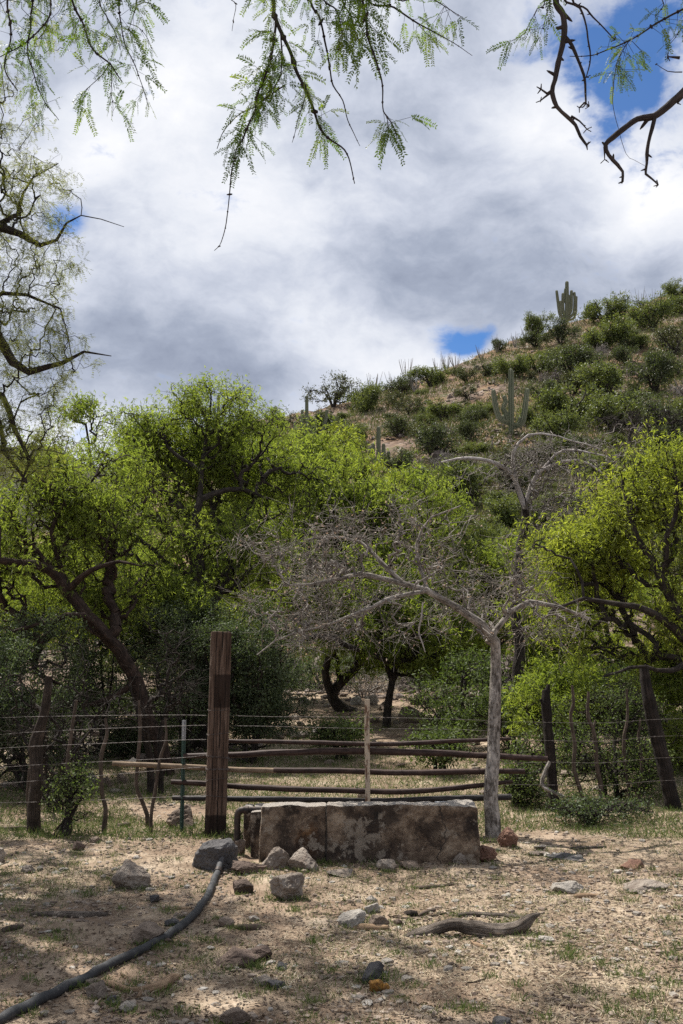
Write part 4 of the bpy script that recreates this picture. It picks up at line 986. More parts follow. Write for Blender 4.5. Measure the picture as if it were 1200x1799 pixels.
    bare([(1000, -20), (1018, 15), (1030, 45), (1036, 80), (1036, 110), (1030, 135)], .005, .0018, up=True)
    bare([(1010, -20), (1030, 18), (1055, 42), (1083, 70)], .006, .002, up=True)
    bare([(1230, 140), (1200, 162), (1170, 188), (1148, 205), (1120, 208), (1095, 225), (1078, 240), (1065, 252), (1070, 270), (1085, 288), (1093, 300), (1092, 318)], .014, .004)
    bare([(1148, 206), (1143, 228), (1137, 260), (1136, 285), (1134, 305), (1145, 315), (1157, 327)], .008, .0025); bare([(1063, 256), (1063, 278)], .004, .0015)
    bare([(1200, 170), (1190, 180)], .004, .003); bare([(1195, 103), (1175, 101)], .005, .002)
    q = sk[int(np.argmin(np.linalg.norm(sk[:, :3] - np.array([2.0, 3.6, 4.4]), axis=1))), :3]; e = P(1230, 140, D)
    tube(mb, resample(np.array([(*q, .022), (q[0] + .5, q[1] - .1, q[2] - .3, .02), (e.x + .35, e.y, e.z + .5, .018), (*e, .014)]), .04), 9, .2, 20)
    r = hang([(1240, -10), (1200, 15), (1160, 38), (1130, 58), (1100, 75), (1068, 88), (1040, 97), (1002, 97)], .005, .0012); leafy(r, 22, .35, .95, L=.05)
    r = hang([(1110, 68), (1095, 90), (1082, 115), (1078, 150), (1077, 185), (1085, 220), (1100, 270), (1112, 280), (1132, 290)], .0015, .0006, up=False, knots=False); leafy(r, 16, 0, .35, L=.055)
    r = hang([(1200, 128), (1175, 126), (1155, 114)], .002, .001, up=False)
    r = hang([(960, -20), (962, 15), (955, 50)], .003, .001); leafy(r, 6, .5, 1)
    r = hang([(955, -20), (945, 15), (935, 35), (922, 60)], .003, .001); leafy(r, 20, .5, 1.0, L=.08)
    r = hang([(1170, -20), (1165, 10), (1150, 30)], .003, .001); leafy(r, 10, .5, 1.0, L=.07)
    r = hang([(1215, 20), (1200, 45), (1180, 75)], .002, .001); leafy(r, 6, .5, 1.0, L=.06)
    # canopy above the frame that dapples the yard
    cr = [(-3.1, 8.2, 9.0, 1.5, 1.2, .5, 1.0), (-1.0, 7.4, 8.9, 1.3, .6, .4, .35), (-1.6, 5.6, 7.4, 1.5, .6, .4, .5), (-.6, 4.6, 6.5, 1.5, .5, .3, .4)]
    lim = [[(*limbs[0][3][:3], .09), (.8, 1.6, 5.6, .08), (0, 3.6, 7.2, .065), (-.6, 5.4, 8.2, .05), (-1.6, 7.2, 8.9, .03)], [(0, 3.6, 7.2, .05), (.3, 5.2, 7.9, .035), (.4, 6.6, 8.4, .02)]]
    rs, ed = grow_tree(lim, cr, 420, rng, rt=.004, gaps=0)
    tw = wood(mb, rs, ed, rng, tl=.2, tr=.002); leaves(lf, tw, 4000, rng, L=.10, wd=.022)
    mb.build('trunk', M['bark_near'], root, smooth=True); lf.build('crown', M['leaf_near'], root)
overhead()

# ================================================================ HILLSIDE PLANTS
def copy_thing(root, kids, loc, rz, s, label=None):
    r = root.copy(); COL.objects.link(r); r.location = loc; r.rotation_euler = (0, 0, rz); r.scale = s
    if label: r['label'] = label
    for k in kids:
        c = k.copy(); COL.objects.link(c); c.parent = r; c.matrix_parent_inverse = Matrix()
    return r
def bush_proto(name, label, lm, seed, nl, n=150, w_=1.0, h_=.8, group=None, bare=False, leafL=.11, cat='bush'):
    rng = np.random.default_rng(seed)
    root = thing(name, label, cat, (0, 0, 0), group)
    limbs = []
    for i in range(5):
        a = i * 1.26 + rng.random(); r = .55
        limbs.append([(0, 0, -.1, .05), (.3 * r * math.cos(a), .3 * r * math.sin(a), .35 * h_, .035), (r * w_ * math.cos(a), r * w_ * math.sin(a), .95 * h_, .015)])
    crs = []
    for i in range(6):
        a = rng.random() * 6.28; d = .55 * rng.random() ** .5
        crs.append((d * w_ * math.cos(a), d * w_ * math.sin(a), h_ * (.42 + .55 * rng.random()), .55 * w_, .55 * w_, .45 * h_, 1))
    global gz
    keep = gz; gz = lambda x, y: np.zeros_like(np.asarray(x, float)) - .05
    rs, ed = grow_tree(limbs, crs, n, rng, rt=.007, wig=.3, gaps=1.8)
    gz = keep
    mb = MB(); tw = wood(mb, rs, ed, rng, k_big=5, rough=0, tl=.22, tr=.006, twigs=1 if not bare else 3)
    k1 = mb.build('stems', M['bark_dark'] if not bare else M['twig_grey'], root); kids = [k1]
    if nl:
        lb = MB(); leaves(lb, tw, nl, rng, L=leafL, wd=leafL * .36, droop=.0, spread=.07, mode='leaf')
        kids.append(lb.build('foliage', lm, root))
    return [root, kids, False]
GH = 'bushes and small trees on the rocky hillside'
bp = {'g': [bush_proto('hillside_bush', 'mid green rounded bush on the rocky hillside', M['leaf_hill'], s, 6500, group=GH, leafL=.085) for s in (101, 102, 103, 109)],
      'd': [bush_proto('hillside_bush', 'dark green bush on the rocky hillside', M['leaf_hill_dark'], s, 4500, group=GH, leafL=.085) for s in (104, 105, 110)],
      'o': [bush_proto('hillside_bush', 'dull olive bush with thin foliage on the rocky hillside', M['leaf_hill_olive'], s, 2600, group=GH, leafL=.085) for s in (106, 107)],
      'b': [bush_proto('hillside_bush', 'bare grey twiggy bush on the rocky hillside', None, 108, 0, n=170, group=GH, bare=True)]}
rngH = random.Random(5)
placed = []
def put_bush(px, py, wpx, hpx, kind):
    h = hit(px, py)
    if h.y > 230: return
    pr = rngH.choice(bp[kind]); s = wpx * h.y / F / 2.0; sz = hpx * h.y / F / 1.15
    if pr[2]: copy_thing(pr[0], pr[1], h, rngH.random() * 6.28, (s, s, sz))
    else:
        pr[2] = True; pr[0].location = h; pr[0].rotation_euler = (0, 0, rngH.random() * 6.28); pr[0].scale = (s, s, sz)
        for k in pr[1]: k.matrix_parent_inverse = Matrix()
    placed.append((px, py, wpx))
BL = [(480, 728, 50, 36, 'g'), (585, 716, 88, 60, 'o'), (643, 728, 80, 64, 'g'), (700, 698, 70, 45, 'd'), (757, 680, 85, 44, 'g'), (780, 738, 75, 36, 'g'), (615, 785, 70, 40, 'g'),
      (760, 806, 100, 70, 'd'), (700, 768, 84, 40, 'd'), (825, 775, 60, 40, 'd'), (822, 885, 140, 75, 'g'), (755, 870, 90, 50, 'd'), (945, 595, 62, 46, 'g'), (880, 618, 36, 26, 'd'), (985, 606, 70, 48, 'd'),
      (1062, 572, 96, 60, 'g'), (1060, 615, 120, 58, 'g'), (1148, 580, 96, 62, 'g'), (1192, 530, 60, 40, 'g'), (1185, 625, 100, 60, 'o'), (945, 655, 90, 44, 'g'), (1005, 665, 120, 60, 'd'), (955, 705, 70, 40, 'd'),
      (1065, 700, 130, 70, 'g'), (1150, 690, 110, 80, 'd'), (1000, 740, 130, 70, 'g'), (1080, 760, 140, 70, 'g'), (1180, 770, 120, 80, 'd'), (860, 662, 60, 34, 'd'), (820, 702, 50, 26, 'o'),
      (965, 830, 120, 50, 'o'), (1060, 830, 110, 50, 'g'), (1160, 850, 120, 60, 'g'), (690, 835, 90, 50, 'd'), (560, 765, 80, 45, 'd'), (610, 840, 100, 50, 'g'), (900, 930, 120, 60, 'g'), (1000, 900, 110, 40, 'g'),
      (860, 985, 110, 50, 'g'), (740, 960, 100, 60, 'g'), (1040, 640, 70, 40, 'b'), (770, 830, 60, 40, 'b'), (800, 660, 40, 18, 'd'), (720, 730, 60, 34, 'o'), (420, 735, 60, 30, 'd'), (370, 780, 90, 40, 'g'), (300, 830, 90, 40, 'd')]
for q in BL: put_bush(*q)
tries = 0
while len(placed) < 298 and tries < 6000:
    tries += 1
    px = rngH.uniform(380, 1230); t = rngH.random()
    sky_y = float(np.interp(px, [a for a, b, c in _sk], [b for a, b, c in _sk]))
    py = sky_y + 10 + t * (1010 - sky_y)
    # leave the bare gravelly flank open
    if 760 < px < 930 and sky_y < py < sky_y + 75 and rngH.random() < .8: continue
    if 560 < px < 900 and py < 800 and rngH.random() < .45: continue
    if 1000 < px < 1130 and 850 < py < 930 and rngH.random() < .8: continue
    wp = rngH.uniform(30, 105) * (0.8 + .5 * (py - sky_y) / 400)
    if any(abs(px - a) < 46 and c_ - 70 < py < c_ + 62 for a, c_ in ((898, 745), (665, 810), (545, 765), (996, 560))): continue
    if any(abs(px - a) < (wp + c) * .22 and abs(py - b_) < (wp + c) * .11 for a, b_, c in placed): continue
    put_bush(px, py, wp, wp * rngH.uniform(.30, .65), rngH.choice('ggggddooob'))
for lst in bp.values():
    for pr in lst:
        if not pr[2]:
            for o in pr[1] + [pr[0]]: bpy.data.objects.remove(o)

# saguaros
def saguaro(label, px, pytop, pybase, arms, d=None, rscale=1.0, rpx=4.6):
    h = hit(px, pybase); y = h.y
    root = thing('saguaro_cactus', label, 'cactus', h, 'saguaros on the hillside')
    def col(pts, r, name):
        q = [(*P(a, b_, y), r) for a, b_ in pts]
        row = resample(q, .25); n = len(row)
        t = np.linspace(0, 1, n); row[:, 3] = r * (0.86 + .14 * np.sin(t * 3.14)) * (1 + .05 * fbm(row[:, :3], 1.0, 2))
        row[0, 3] *= .8
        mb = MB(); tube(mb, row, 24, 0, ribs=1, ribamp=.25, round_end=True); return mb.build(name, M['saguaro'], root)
    r = rpx * y / F
    base = P(px, pybase, y); dz = (base.z - h.z)
    col([(px, pybase + 3), (px, (pybase + pytop) / 2), (px, pytop + rpx)], r, 'trunk')
    for pts, k in arms: col(pts, r * k, 'arm')
saguaro('many armed saguaro standing alone against the sky on the ridge', 996, 493, 566,
        [([(994, 560), (984, 552), (981, 535), (978, 512)], .75), ([(994, 556), (989, 545), (989, 517)], .8), ([(997, 556), (1003, 545), (1004, 512)], .8), ([(998, 560), (1008, 550), (1010, 530), (1009, 515)], .75), ([(995, 535), (992, 525), (993, 508)], .6), ([(997, 560), (1000, 545), (999, 520)], .8), ([(995, 562), (986, 556), (985, 530)], .7), ([(997, 563), (1010, 556), (1013, 522)], .6)], rpx=3.8)
saguaro('largest saguaro with two long raised arms on the slope above the bare trees', 898, 648, 764,
        [([(898, 742), (880, 738), (871, 715), (867, 688)], .95), ([(898, 748), (916, 745), (922, 720), (926, 686)], .98), ([(896, 735), (884, 718), (889, 706), (886, 698)], .85), ([(897, 742), (890, 735), (888, 724)], .8),
         ([(898, 752), (908, 750), (912, 742), (913, 735)], .7), ([(898, 670), (897, 660), (897, 651)], .85), ([(896, 745), (886, 742), (884, 732)], .7)], rpx=5.2)
saguaro('saguaro with a tall stem and three short side columns above the bright tree crown', 665, 748, 822,
        [([(665, 815), (653, 808), (651, 798), (651, 786)], .85), ([(665, 812), (657, 806), (656, 792), (656, 781)], .8), ([(665, 815), (673, 808), (674, 795), (674, 782)], .9), ([(665, 818), (682, 812), (683, 804), (683, 795)], .85), ([(665, 820), (676, 822), (677, 815)], .8)], rpx=4.3)
saguaro('slender saguaro cluster rising above the tree crown at the left end of the ridge', 539, 694, 775,
        [([(539, 765), (532, 758), (531, 740), (531, 722)], .9), ([(539, 770), (560, 768), (570, 745), (575, 722)], 1.0), ([(539, 770), (552, 762), (554, 745), (555, 738)], .85), ([(539, 770), (547, 765), (548, 752)], .8), ([(539, 772), (522, 768), (518, 755), (518, 742)], .85), ([(539, 772), (562, 770), (564, 760)], .8), ([(539, 772), (526, 770), (524, 757)], .7)], rpx=3.4)
saguaro('small saguaro just peeping over the tallest mesquite crown on the left', 384, 694, 775, [([(384, 740), (377, 730), (376, 712)], .8), ([(384, 745), (391, 735), (391, 718)], .8)], rpx=3.0)
# ocotillos
for px, py, hp, lab in ((715, 672, 48, 'tall leafless ocotillo fan on the ridge above the middle bushes'), (742, 676, 30, None), (690, 688, 34, None), (655, 696, 40, None), (628, 706, 30, None), (785, 652, 32, None), (800, 648, 26, None), (770, 660, 30, None),
                        (845, 632, 22, None), (925, 600, 26, None), (905, 610, 24, None), (872, 620, 28, None), (1125, 548, 42, None), (1148, 545, 34, None), (730, 690, 36, None), (1100, 560, 24, None)):
    h = hit(px, py); rg = np.random.default_rng(px); n = 11; Hh = hp * h.y / F
    a = rg.random(n) * 6.28; sp_ = .12 + .35 * rg.random(n)
    A = np.tile(np.array(h), (n, 1)) + np.stack([.1 * np.cos(a), .1 * np.sin(a), np.full(n, -.05)], -1)
    Hs = Hh * (.7 + .45 * rg.random(n))
    Mi = A + np.stack([np.cos(a) * sp_ * Hs * .6, np.sin(a) * sp_ * Hs * .6, Hs * .55], -1); B = Mi + np.stack([np.cos(a) * sp_ * Hs * .35, np.sin(a) * sp_ * Hs * .35, Hs * .5], -1)
    mb = MB(); sticks(mb, A, Mi, .035, .026, 4); sticks(mb, Mi, B, .026, .012, 4)
    tag(mb.build('ocotillo', M['twig_grey'], None, origin=tuple(h)), lab or 'small leafless ocotillo with thin upright wands on the ridge line', 'desert shrub', 'ocotillos along the ridge')

# hillside grass tufts and rubble
def ico(sub):
    import bmesh
    bm = bmesh.new(); bmesh.ops.create_icosphere(bm, subdivisions=sub, radius=1.0)
    v = np.array([x.co[:] for x in bm.verts]); f = np.array([[q.index for q in x.verts] for x in bm.faces]); bm.free(); return v, f
ICO = {k: ico(k) for k in (1, 2, 4, 5)}
def rock_shape(sub, rng, planes=13, rough=.035, flat=1.0):
    v, f = ICO[sub]; d = unit(v)
    nrm = unit(rng.normal(size=(planes, 3)) * np.array([1, 1, flat])); dist = .5 + .5 * rng.random(planes)
    dots = d @ nrm.T
    r = np.min(np.where(dots > .05, dist[None] / np.maximum(dots, .05), 9), axis=1)
    r = np.minimum(r, 1.25); p = d * r[:, None]
    if rough:
        p = p * (1 + rough * 1.5 * fbm(d + rng.random(3) * 50, 1.8, 3)[:, None] + rough * fbm(d + rng.random(3) * 50, 6, 4)[:, None])
    lo, hi = p.min(0), p.max(0)
    return (p - (lo + hi) / 2) / ((hi - lo) / 2), f
def scatter_rocks(name, label, pos, size, mat, seed, sub=1, sq=.6, kind='stuff', top=None):
    rng = np.random.default_rng(seed); protos = [rock_shape(sub, rng, 9, .05) for _ in range(10)]; mb = MB()
    for k in range(10):
        sel = np.arange(len(pos)) % 10 == k; n = int(sel.sum())
        if not n: continue
        v, f = protos[k]; a = rng.random(n) * 6.28; ca, sa = np.cos(a), np.sin(a)
        s3 = size[sel][:, None] * (np.array([1, 1, sq]) * (.6 + .7 * rng.random((n, 3))))
        q = v[None] * s3[:, None]
        x = q[..., 0] * ca[:, None] - q[..., 1] * sa[:, None]; y = q[..., 0] * sa[:, None] + q[..., 1] * ca[:, None]
        V = np.stack([x, y, q[..., 2]], -1) + pos[sel][:, None] + np.array([0, 0, 1]) * (s3[:, 2] * .35)[:, None, None]
        F_ = f[None] + (np.arange(n) * len(v))[:, None, None]
        mb.add(V.reshape(-1, 3), F_.reshape(-1, 3), np.repeat(rng.random(n), len(f)))
    return tag(mb.build(name, mat), label, None, None, kind)
rng = np.random.default_rng(900)
def hill_pos(n, y0, y1, clump=None, thr=0.0, seed=0):
    rg = np.random.default_rng(seed); y = y0 * (y1 / y0) ** rg.random(n); x = (rg.random(n) * 2 - 1) * (.40 * y + .4)
    if clump:
        k = fbm(np.stack([x, y, 0 * x], -1) + seed, clump, 3) > thr; x, y = x[k], y[k]
    return np.stack([x, y, gz(x, y)], -1)
p = hill_pos(34000, 22, 160, .16, .02, 901)
scatter_rocks('hillside_rubble', 'loose brown and pale rubble covering the hillside', p, .07 + .16 * rng.random(len(p)) ** 2.2, M['rock_hill'], 902)
p = hill_pos(9000, 15, 40, .3, .0, 911)
scatter_rocks('stony_rubble', 'loose stones below the trees beyond the gate', p, .03 + .09 * rng.random(len(p)) ** 2, M['rock_hill'], 912)
# tan grass tufts on the hill
p = hill_pos(30000, 42, 165, .12, -.05, 921); n = len(p) * 3
q = np.repeat(p, 3, 0) + rng.normal(size=(n, 3)) * np.array([.12, .12, 0])
mb = MB(); blades(mb, q, unit(rng.normal(size=(n, 3)) * .45 + np.array([0, 0, 1.0])), .22 + .2 * rng.random(n), .05, rng)
tag(mb.build('hillside_grass', M['straw']), 'dry tan grass between the hillside rocks', None, None, 'stuff')
p = hill_pos(100000, 21, 150, .14, -.12, 931); n = len(p) * 3
q = np.repeat(p, 3, 0) + rng.normal(size=(n, 3)) * np.array([.2, .2, 0])
mb = MB(); blades(mb, q, unit(rng.normal(size=(n, 3)) * .6 + np.array([0, 0, 1.0])), (.15 + .35 * rng.random(n)) * np.clip(q[:, 1] / 60, .5, 1.4), .07, rng)
tag(mb.build('hillside_weeds', M['leaf_hill_olive']), 'low olive weeds between the hillside rocks', None, None, 'stuff')

# countable boulders on the hillside
rngB = np.random.default_rng(77)
HB = [(1150, 715, 34), (1120, 745, 40), (1185, 735, 36), (705, 768, 14), (760, 780, 30), (770, 805, 36), (1090, 560, 9), (1095, 595, 14), (835, 625, 16), (838, 650, 20), (855, 660, 16), (790, 700, 12), (1020, 870, 26), (1050, 890, 30), (1000, 880, 22), (1070, 915, 22), (700, 900, 20), (810, 970, 18), (840, 975, 24), (960, 660, 14), (945, 690, 12)]
for _ in range(110):
    px = rngB.uniform(540, 1210); sky_y = float(np.interp(px, [a for a, b, c in _sk], [b for a, b, c in _sk])); HB.append((px, sky_y + 8 + rngB.random() * 400, 5 + 10 * rngB.random() ** 2))
for k, (px, py, wp) in enumerate(HB):
    h = hit(px, py)
    if h.y > 200: continue
    v, f = rock_shape(2, rngB, 9, .06); s = wp * h.y / F / 2
    mb = MB(); mb.add(v * np.array([s, s * .8, s * .62]), f, rngB.random())
    o = mb.build('hillside_rock', M['rock_hill']); o.location = h + Vector((0, 0, s * .2)); o.rotation_euler = (0, 0, rngB.random() * 6)
    tag(o, 'pale broken rock lying on the hillside', 'rock', 'rocks on the hillside')

# ================================================================ ROCKS NEAR THE GATE
rk = 0; BASES = []
def rock(label, x0, y0, x1, y1, mat='rock_tan', name='rock', planes=12, depth=.85, tilt=0, group=None, seed=None, flat=1.0, sub=4, embed=.30):
    global rk
    rk += 1; rng = np.random.default_rng(3000 + (seed if seed is not None else rk * 7))
    cx = (x0 + x1) / 2; h = hit(cx, y1 - 1); rx = (x1 - x0) / 2 * h.y / F; ry = max(rx * depth, .02); yc = h.y + ry * .75
    top = EYE + pix(cx, y0)[1] * yc
    gzc = g1(h.x * yc / h.y, yc); H = max(top - gzc, rx * .25)
    full = H / (1 - embed)
    v, f = rock_shape(sub, rng, planes + 5, .10, flat); BASES.append((cx, y1, x1 - x0))
    mb = MB(); mb.add(v * np.array([rx, ry, full / 2]), f, .3 + .4 * rng.random())
    o = mb.build(name, M[mat]); o.location = (h.x * yc / h.y, yc, top - full / 2); o.rotation_euler = (0, 0, 0)
    return tag(o, label, 'rock', group)
rock('dark grey slate boulder with a flat top at the foot of the gate post', 336, 1472, 418, 1534, 'rock_slate', 'boulder', 9, sub=5, seed=4)
rock('small pale block tucked behind the dark slate boulder', 408, 1474, 431, 1505, 'rock_tan')
rock('pale overhanging rock alone on the left with a shaded brown underside', 198, 1512, 262, 1566, 'rock_pale', seed=31, sub=5)
rock('squared tan block lying against the black hose', 227, 1618, 287, 1662, 'rock_tan', planes=8, sub=5, seed=5)
rock('flat reddish brown stone between the slate boulder and the trough', 408, 1510, 468, 1538, 'rock_brown', planes=8)
rock('grey white lump against the left corner of the concrete trough', 460, 1487, 508, 1530, 'rock_pale', sub=5)
rock('rounded buff stone leaning on the trough under the rusty stain', 505, 1491, 560, 1532, 'rock_pale', sub=5)
rock('small round brown stone beside the upper end of the hose', 408, 1543, 446, 1572, 'rock_brown')
rock('pale rock with a chalky vein, nearest of those before the trough corner', 474, 1532, 534, 1585, 'rock_pale', sub=5, seed=9)
rock('large rough stone on the ground behind the green metal fence post', 293, 1413, 343, 1456, 'rock_tan')
rock('whitish rough stone in the little heap left of the driftwood', 592, 1598, 643, 1634, 'rock_white', sub=5)
rock('small white stone on top at the back of the little heap', 643, 1572, 664, 1588, 'rock_white')
rock('white wedge beneath the topmost stone of the little heap', 640, 1586, 668, 1606, 'rock_white')
rock('rounded tan lump at the right end of the little heap', 648, 1606, 684, 1634, 'rock_tan')
rock('lone grey chip just right of the little heap', 692, 1614, 708, 1628, 'rock_brown')
rock('low brown slab half buried left of the grey cube', 378, 1667, 456, 1702, 'rock_brown', planes=8, sub=5)
rock('brown wedge touching the half buried slab', 436, 1660, 478, 1690, 'rock_brown', planes=8)
rock('tiny grey cube shaped stone in the foreground', 486, 1688, 504, 1706, 'rock_slate', planes=7)
rock('pointed grey stone standing up beside an orange tuft', 636, 1688, 674, 1730, 'rock_slate', planes=6, sub=5)
rock('brown and white stone beside the crooked brown stick', 150, 1722, 190, 1758, 'rock_pale', sub=5)
rock('flat tan stone behind the stick at the hose', 146, 1718, 176, 1734, 'rock_tan')
rock('small blue grey stone between hose stick and round white stone', 186, 1748, 205, 1767, 'rock_slate')
rock('smooth round whitish stone near the lower end of the hose', 208, 1759, 238, 1780, 'rock_white', planes=22)
rock('pitted pale stone cut by the bottom edge', 386, 1768, 442, 1806, 'rock_pale', sub=5)
rock('flat pale crescent stone right of the half buried slab', 443, 1714, 488, 1734, 'rock_pale')
rock('dark slanting stone tip beside the crescent stone', 470, 1722, 502, 1740, 'rock_slate')
rock('orange red angular rock at the right corner of the trough', 834, 1485, 876, 1516, 'rock_red', planes=9, sub=5)
rock('tall rust coloured rock leaning behind the orange one', 874, 1453, 912, 1490, 'rock_red', planes=8, sub=5)
rock('small pale pyramid shaped rock at the trough near the orange rock', 796, 1498, 820, 1520, 'rock_pale', planes=7)
rock('low whitish stone at the base of the trough middle', 660, 1508, 697, 1532, 'rock_pale')
rock('low grey stone at the base right of the trough middle', 702, 1512, 736, 1530, 'rock_tan')
rock('flat pale stone in the grass before the trough seam', 574, 1526, 620, 1542, 'rock_pale')
rock('smooth white oval stone on the open ground at right', 968, 1548, 1026, 1571, 'rock_white', planes=26)
rock('long flat pale slab near the right edge', 1096, 1545, 1176, 1568, 'rock_pale', planes=10)
rock('flat orange stone right of the shade line', 1088, 1510, 1134, 1529, 'rock_red', planes=10)
rock('long grey slab in the shade right of the orange rock', 958, 1500, 1036, 1514, 'rock_slate', planes=10)
rock('thin pale slab beside the long grey slab', 928, 1496, 965, 1505, 'rock_pale')
rock('small cream stone behind the thin pale slab', 938, 1483, 960, 1496, 'rock_white')
rock('light stone pressed in the ground right of the driftwood tip', 942, 1643, 972, 1658, 'rock_white')
rock('small pale pebble stone low in the middle foreground', 738, 1765, 764, 1780, 'rock_white')
rock('grey rounded stone at the bottom edge right of the middle', 864, 1788, 898, 1808, 'rock_slate', planes=20)
rock('flat tan stone left of the white chips', 384, 1611, 412, 1631, 'rock_tan')
rock('white chip standing on the thick bark piece', 437, 1608, 456, 1622, 'rock_white', planes=8)
rock('small blue grey stone behind the hose', 290, 1613, 315, 1629, 'rock_slate')
rock('small pale stone beside the blue grey one behind the hose', 303, 1602, 326, 1615, 'rock_pale')
rock('small pale stone on the left dirt', 37, 1519, 60, 1536, 'rock_pale')
rock('tiny flat white stone right of the left pale stone', 103, 1523, 121, 1532, 'rock_white')
rock('brown stump like stone under the left fence stakes', 125, 1475, 150, 1496, 'rock_brown')
rock('rounded grey stone behind the brown one under the stakes', 157, 1470, 174, 1483, 'rock_tan')
rock('pale rock cut by the left edge below the fence', -14, 1488, 8, 1518, 'rock_pale')
rock('black chip of rock on the left dirt', 262, 1571, 280, 1590, 'rock_slate', planes=7)
rock('small tan stone at left of the pale overhanging rock', 184, 1533, 202, 1540, 'rock_tan')
rock('greenish grey flat chip before the long pale slab', 1098, 1562, 1122, 1571, 'rock_slate')
rock('flat dark stone low against the hose side', 290, 1648, 306, 1658, 'rock_brown')
GB = 'stones lying beyond the fence and gate'
rg = random.Random(8)
mats = ['rock_pale', 'rock_tan', 'rock_white', 'rock_brown', 'rock_tan', 'rock_pale']
BK = [(2, 1372, 22, 1386), (14, 1371, 50, 1388), (128, 1358, 170, 1385), (140, 1380, 158, 1392), (176, 1362, 198, 1384), (88, 1372, 106, 1396), (190, 1385, 215, 1395), (205, 1356, 225, 1378), (222, 1330, 250, 1350), (500, 1278, 522, 1296),
      (480, 1285, 500, 1304), (510, 1290, 528, 1300), (522, 1284, 545, 1298), (455, 1283, 470, 1298), (545, 1280, 560, 1295), (566, 1274, 596, 1290), (700, 1240, 740, 1272), (625, 1268, 650, 1290), (650, 1300, 664, 1320),
      (628, 1392, 648, 1410), (567, 1402, 598, 1412), (695, 1340, 712, 1349), (570, 1334, 587, 1344), (790, 1258, 830, 1290), (640, 1220, 664, 1240), (665, 1230, 690, 1250), (615, 1222, 635, 1240), (720, 1220, 745, 1240), (760, 1255, 790, 1275),
      (910, 1370, 946, 1395), (945, 1385, 968, 1402), (985, 1352, 1010, 1366), (1125, 1300, 1150, 1325), (1150, 1310, 1175, 1326), (1100, 1275, 1120, 1290), (1040, 1380, 1062, 1392), (1165, 1345, 1195, 1358), (842, 1388, 862, 1400)]
for k, q in enumerate(BK): rock('scattered stone beyond the fence, half in shade', *q, mats[k % 6], group=GB, sub=2, planes=9)
for _ in range(70):
    px = rg.uniform(440, 1180); py = rg.uniform(1215, 1300) if px < 800 else rg.uniform(1230, 1400); s = rg.uniform(5, 13)
    rock('scattered stone beyond the fence, half in shade', px, py - s, px + s * 1.5, py, mats[rg.randrange(6)], group=GB, sub=2, planes=9)
GS = 'small loose stones on the bare ground in front'
for _ in range(170):
    px = rg.uniform(-10, 1210); py = rg.uniform(1470, 1795); s = rg.uniform(3, 7.5) * (py - 1166) / 500
    rock('small loose stone on the bare ground in front of the fence', px, py - s, px + s * 1.9, py, mats[rg.randrange(6)], group=GS, sub=2, planes=9)

# ================================================================ THE TROUGH
def slab(mb, x0, x1, y0, y1, z0, z1, res=.035, amp=.010, seed=0.0, rnd=.5, rd=.02):
    c = np.array([(x0 + x1) / 2, (y0 + y1) / 2, (z0 + z1) / 2]); hs = np.array([x1 - x0, y1 - y0, z1 - z0]) / 2
    for ax in range(3):
        u, v = [a for a in range(3) if a != ax]
        nu = max(2, int(2 * hs[u] / res)); nv = max(2, int(2 * hs[v] / res))
        gu, gv = np.meshgrid(np.linspace(-1, 1, nu + 1), np.linspace(-1, 1, nv + 1), indexing='ij')
        for sg in (-1, 1):
            p = np.zeros(gu.shape + (3,)); p[..., u] = gu * hs[u]; p[..., v] = gv * hs[v]; p[..., ax] = sg * hs[ax]
            inner = np.clip(p, -hs + rd, hs - rd); dl = p - inner; L = np.linalg.norm(dl, axis=-1, keepdims=True)
            p = inner + dl / np.maximum(L, 1e-6) * np.minimum(L, rd)
            q = p + c
            nz = np.stack([fbm(q + seed + 31 * k, 5.0, 5, .6) for k in range(3)], -1)
            q = q + nz * amp
            i = np.arange(nu)[:, None] * (nv + 1); j = np.arange(nv)[None]
            f = np.stack([i + j, i + j + 1, i + nv + 2 + j, i + nv + 1 + j], -1).reshape(-1, 4)
            if (sg > 0) != (ax == 1): f = f[:, ::-1]
            mb.add(q.reshape(-1, 3), f, rnd)
yT = 8.35
xl = P(456, 1450, yT).x; xm = P(574, 1450, yT).x; xr = P(841, 1450, yT).x; zt = P(600, 1416, yT).z
root = thing('concrete_trough', 'long low stained concrete water trough in front of the gate', 'trough', ((xl + xr) / 2, yT + .3, 0))
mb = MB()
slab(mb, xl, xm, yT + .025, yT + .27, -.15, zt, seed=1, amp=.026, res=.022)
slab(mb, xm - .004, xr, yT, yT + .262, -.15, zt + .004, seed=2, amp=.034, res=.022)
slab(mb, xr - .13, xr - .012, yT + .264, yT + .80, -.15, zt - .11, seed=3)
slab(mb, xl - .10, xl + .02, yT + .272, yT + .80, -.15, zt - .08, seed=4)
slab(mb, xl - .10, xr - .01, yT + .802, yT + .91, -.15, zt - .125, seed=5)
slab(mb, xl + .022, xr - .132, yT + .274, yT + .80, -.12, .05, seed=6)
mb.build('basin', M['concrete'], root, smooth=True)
mb = MB(); slab(mb, xl - .19, xl - .105, yT + .62, yT + .84, -.12, zt - .09, seed=7, amp=.01); mb.build('end_block', M['concrete'], root, smooth=True)
mb = MB(); xp = P(420, 1440, 8.85).x
tube(mb, resample([(xp, 8.72, -.03, .028), (xp, 8.72, .15, .028), (xp, 8.72, .33, .028), (xp + .02, 8.72, .365, .03), (xp + .05, 8.72, .375, .028), (xp + .20, 8.74, .375, .026)], .02), 12, .03, 20)
tube(mb, [(xp, 8.72, -.03, .042), (xp, 8.72, .06, .042)], 12); tube(mb, [(xp + .05, 8.72, .375, .036), (xp + .09, 8.72, .375, .036)], 12)
mb.build('pipe', M['iron'], root, smooth=True)
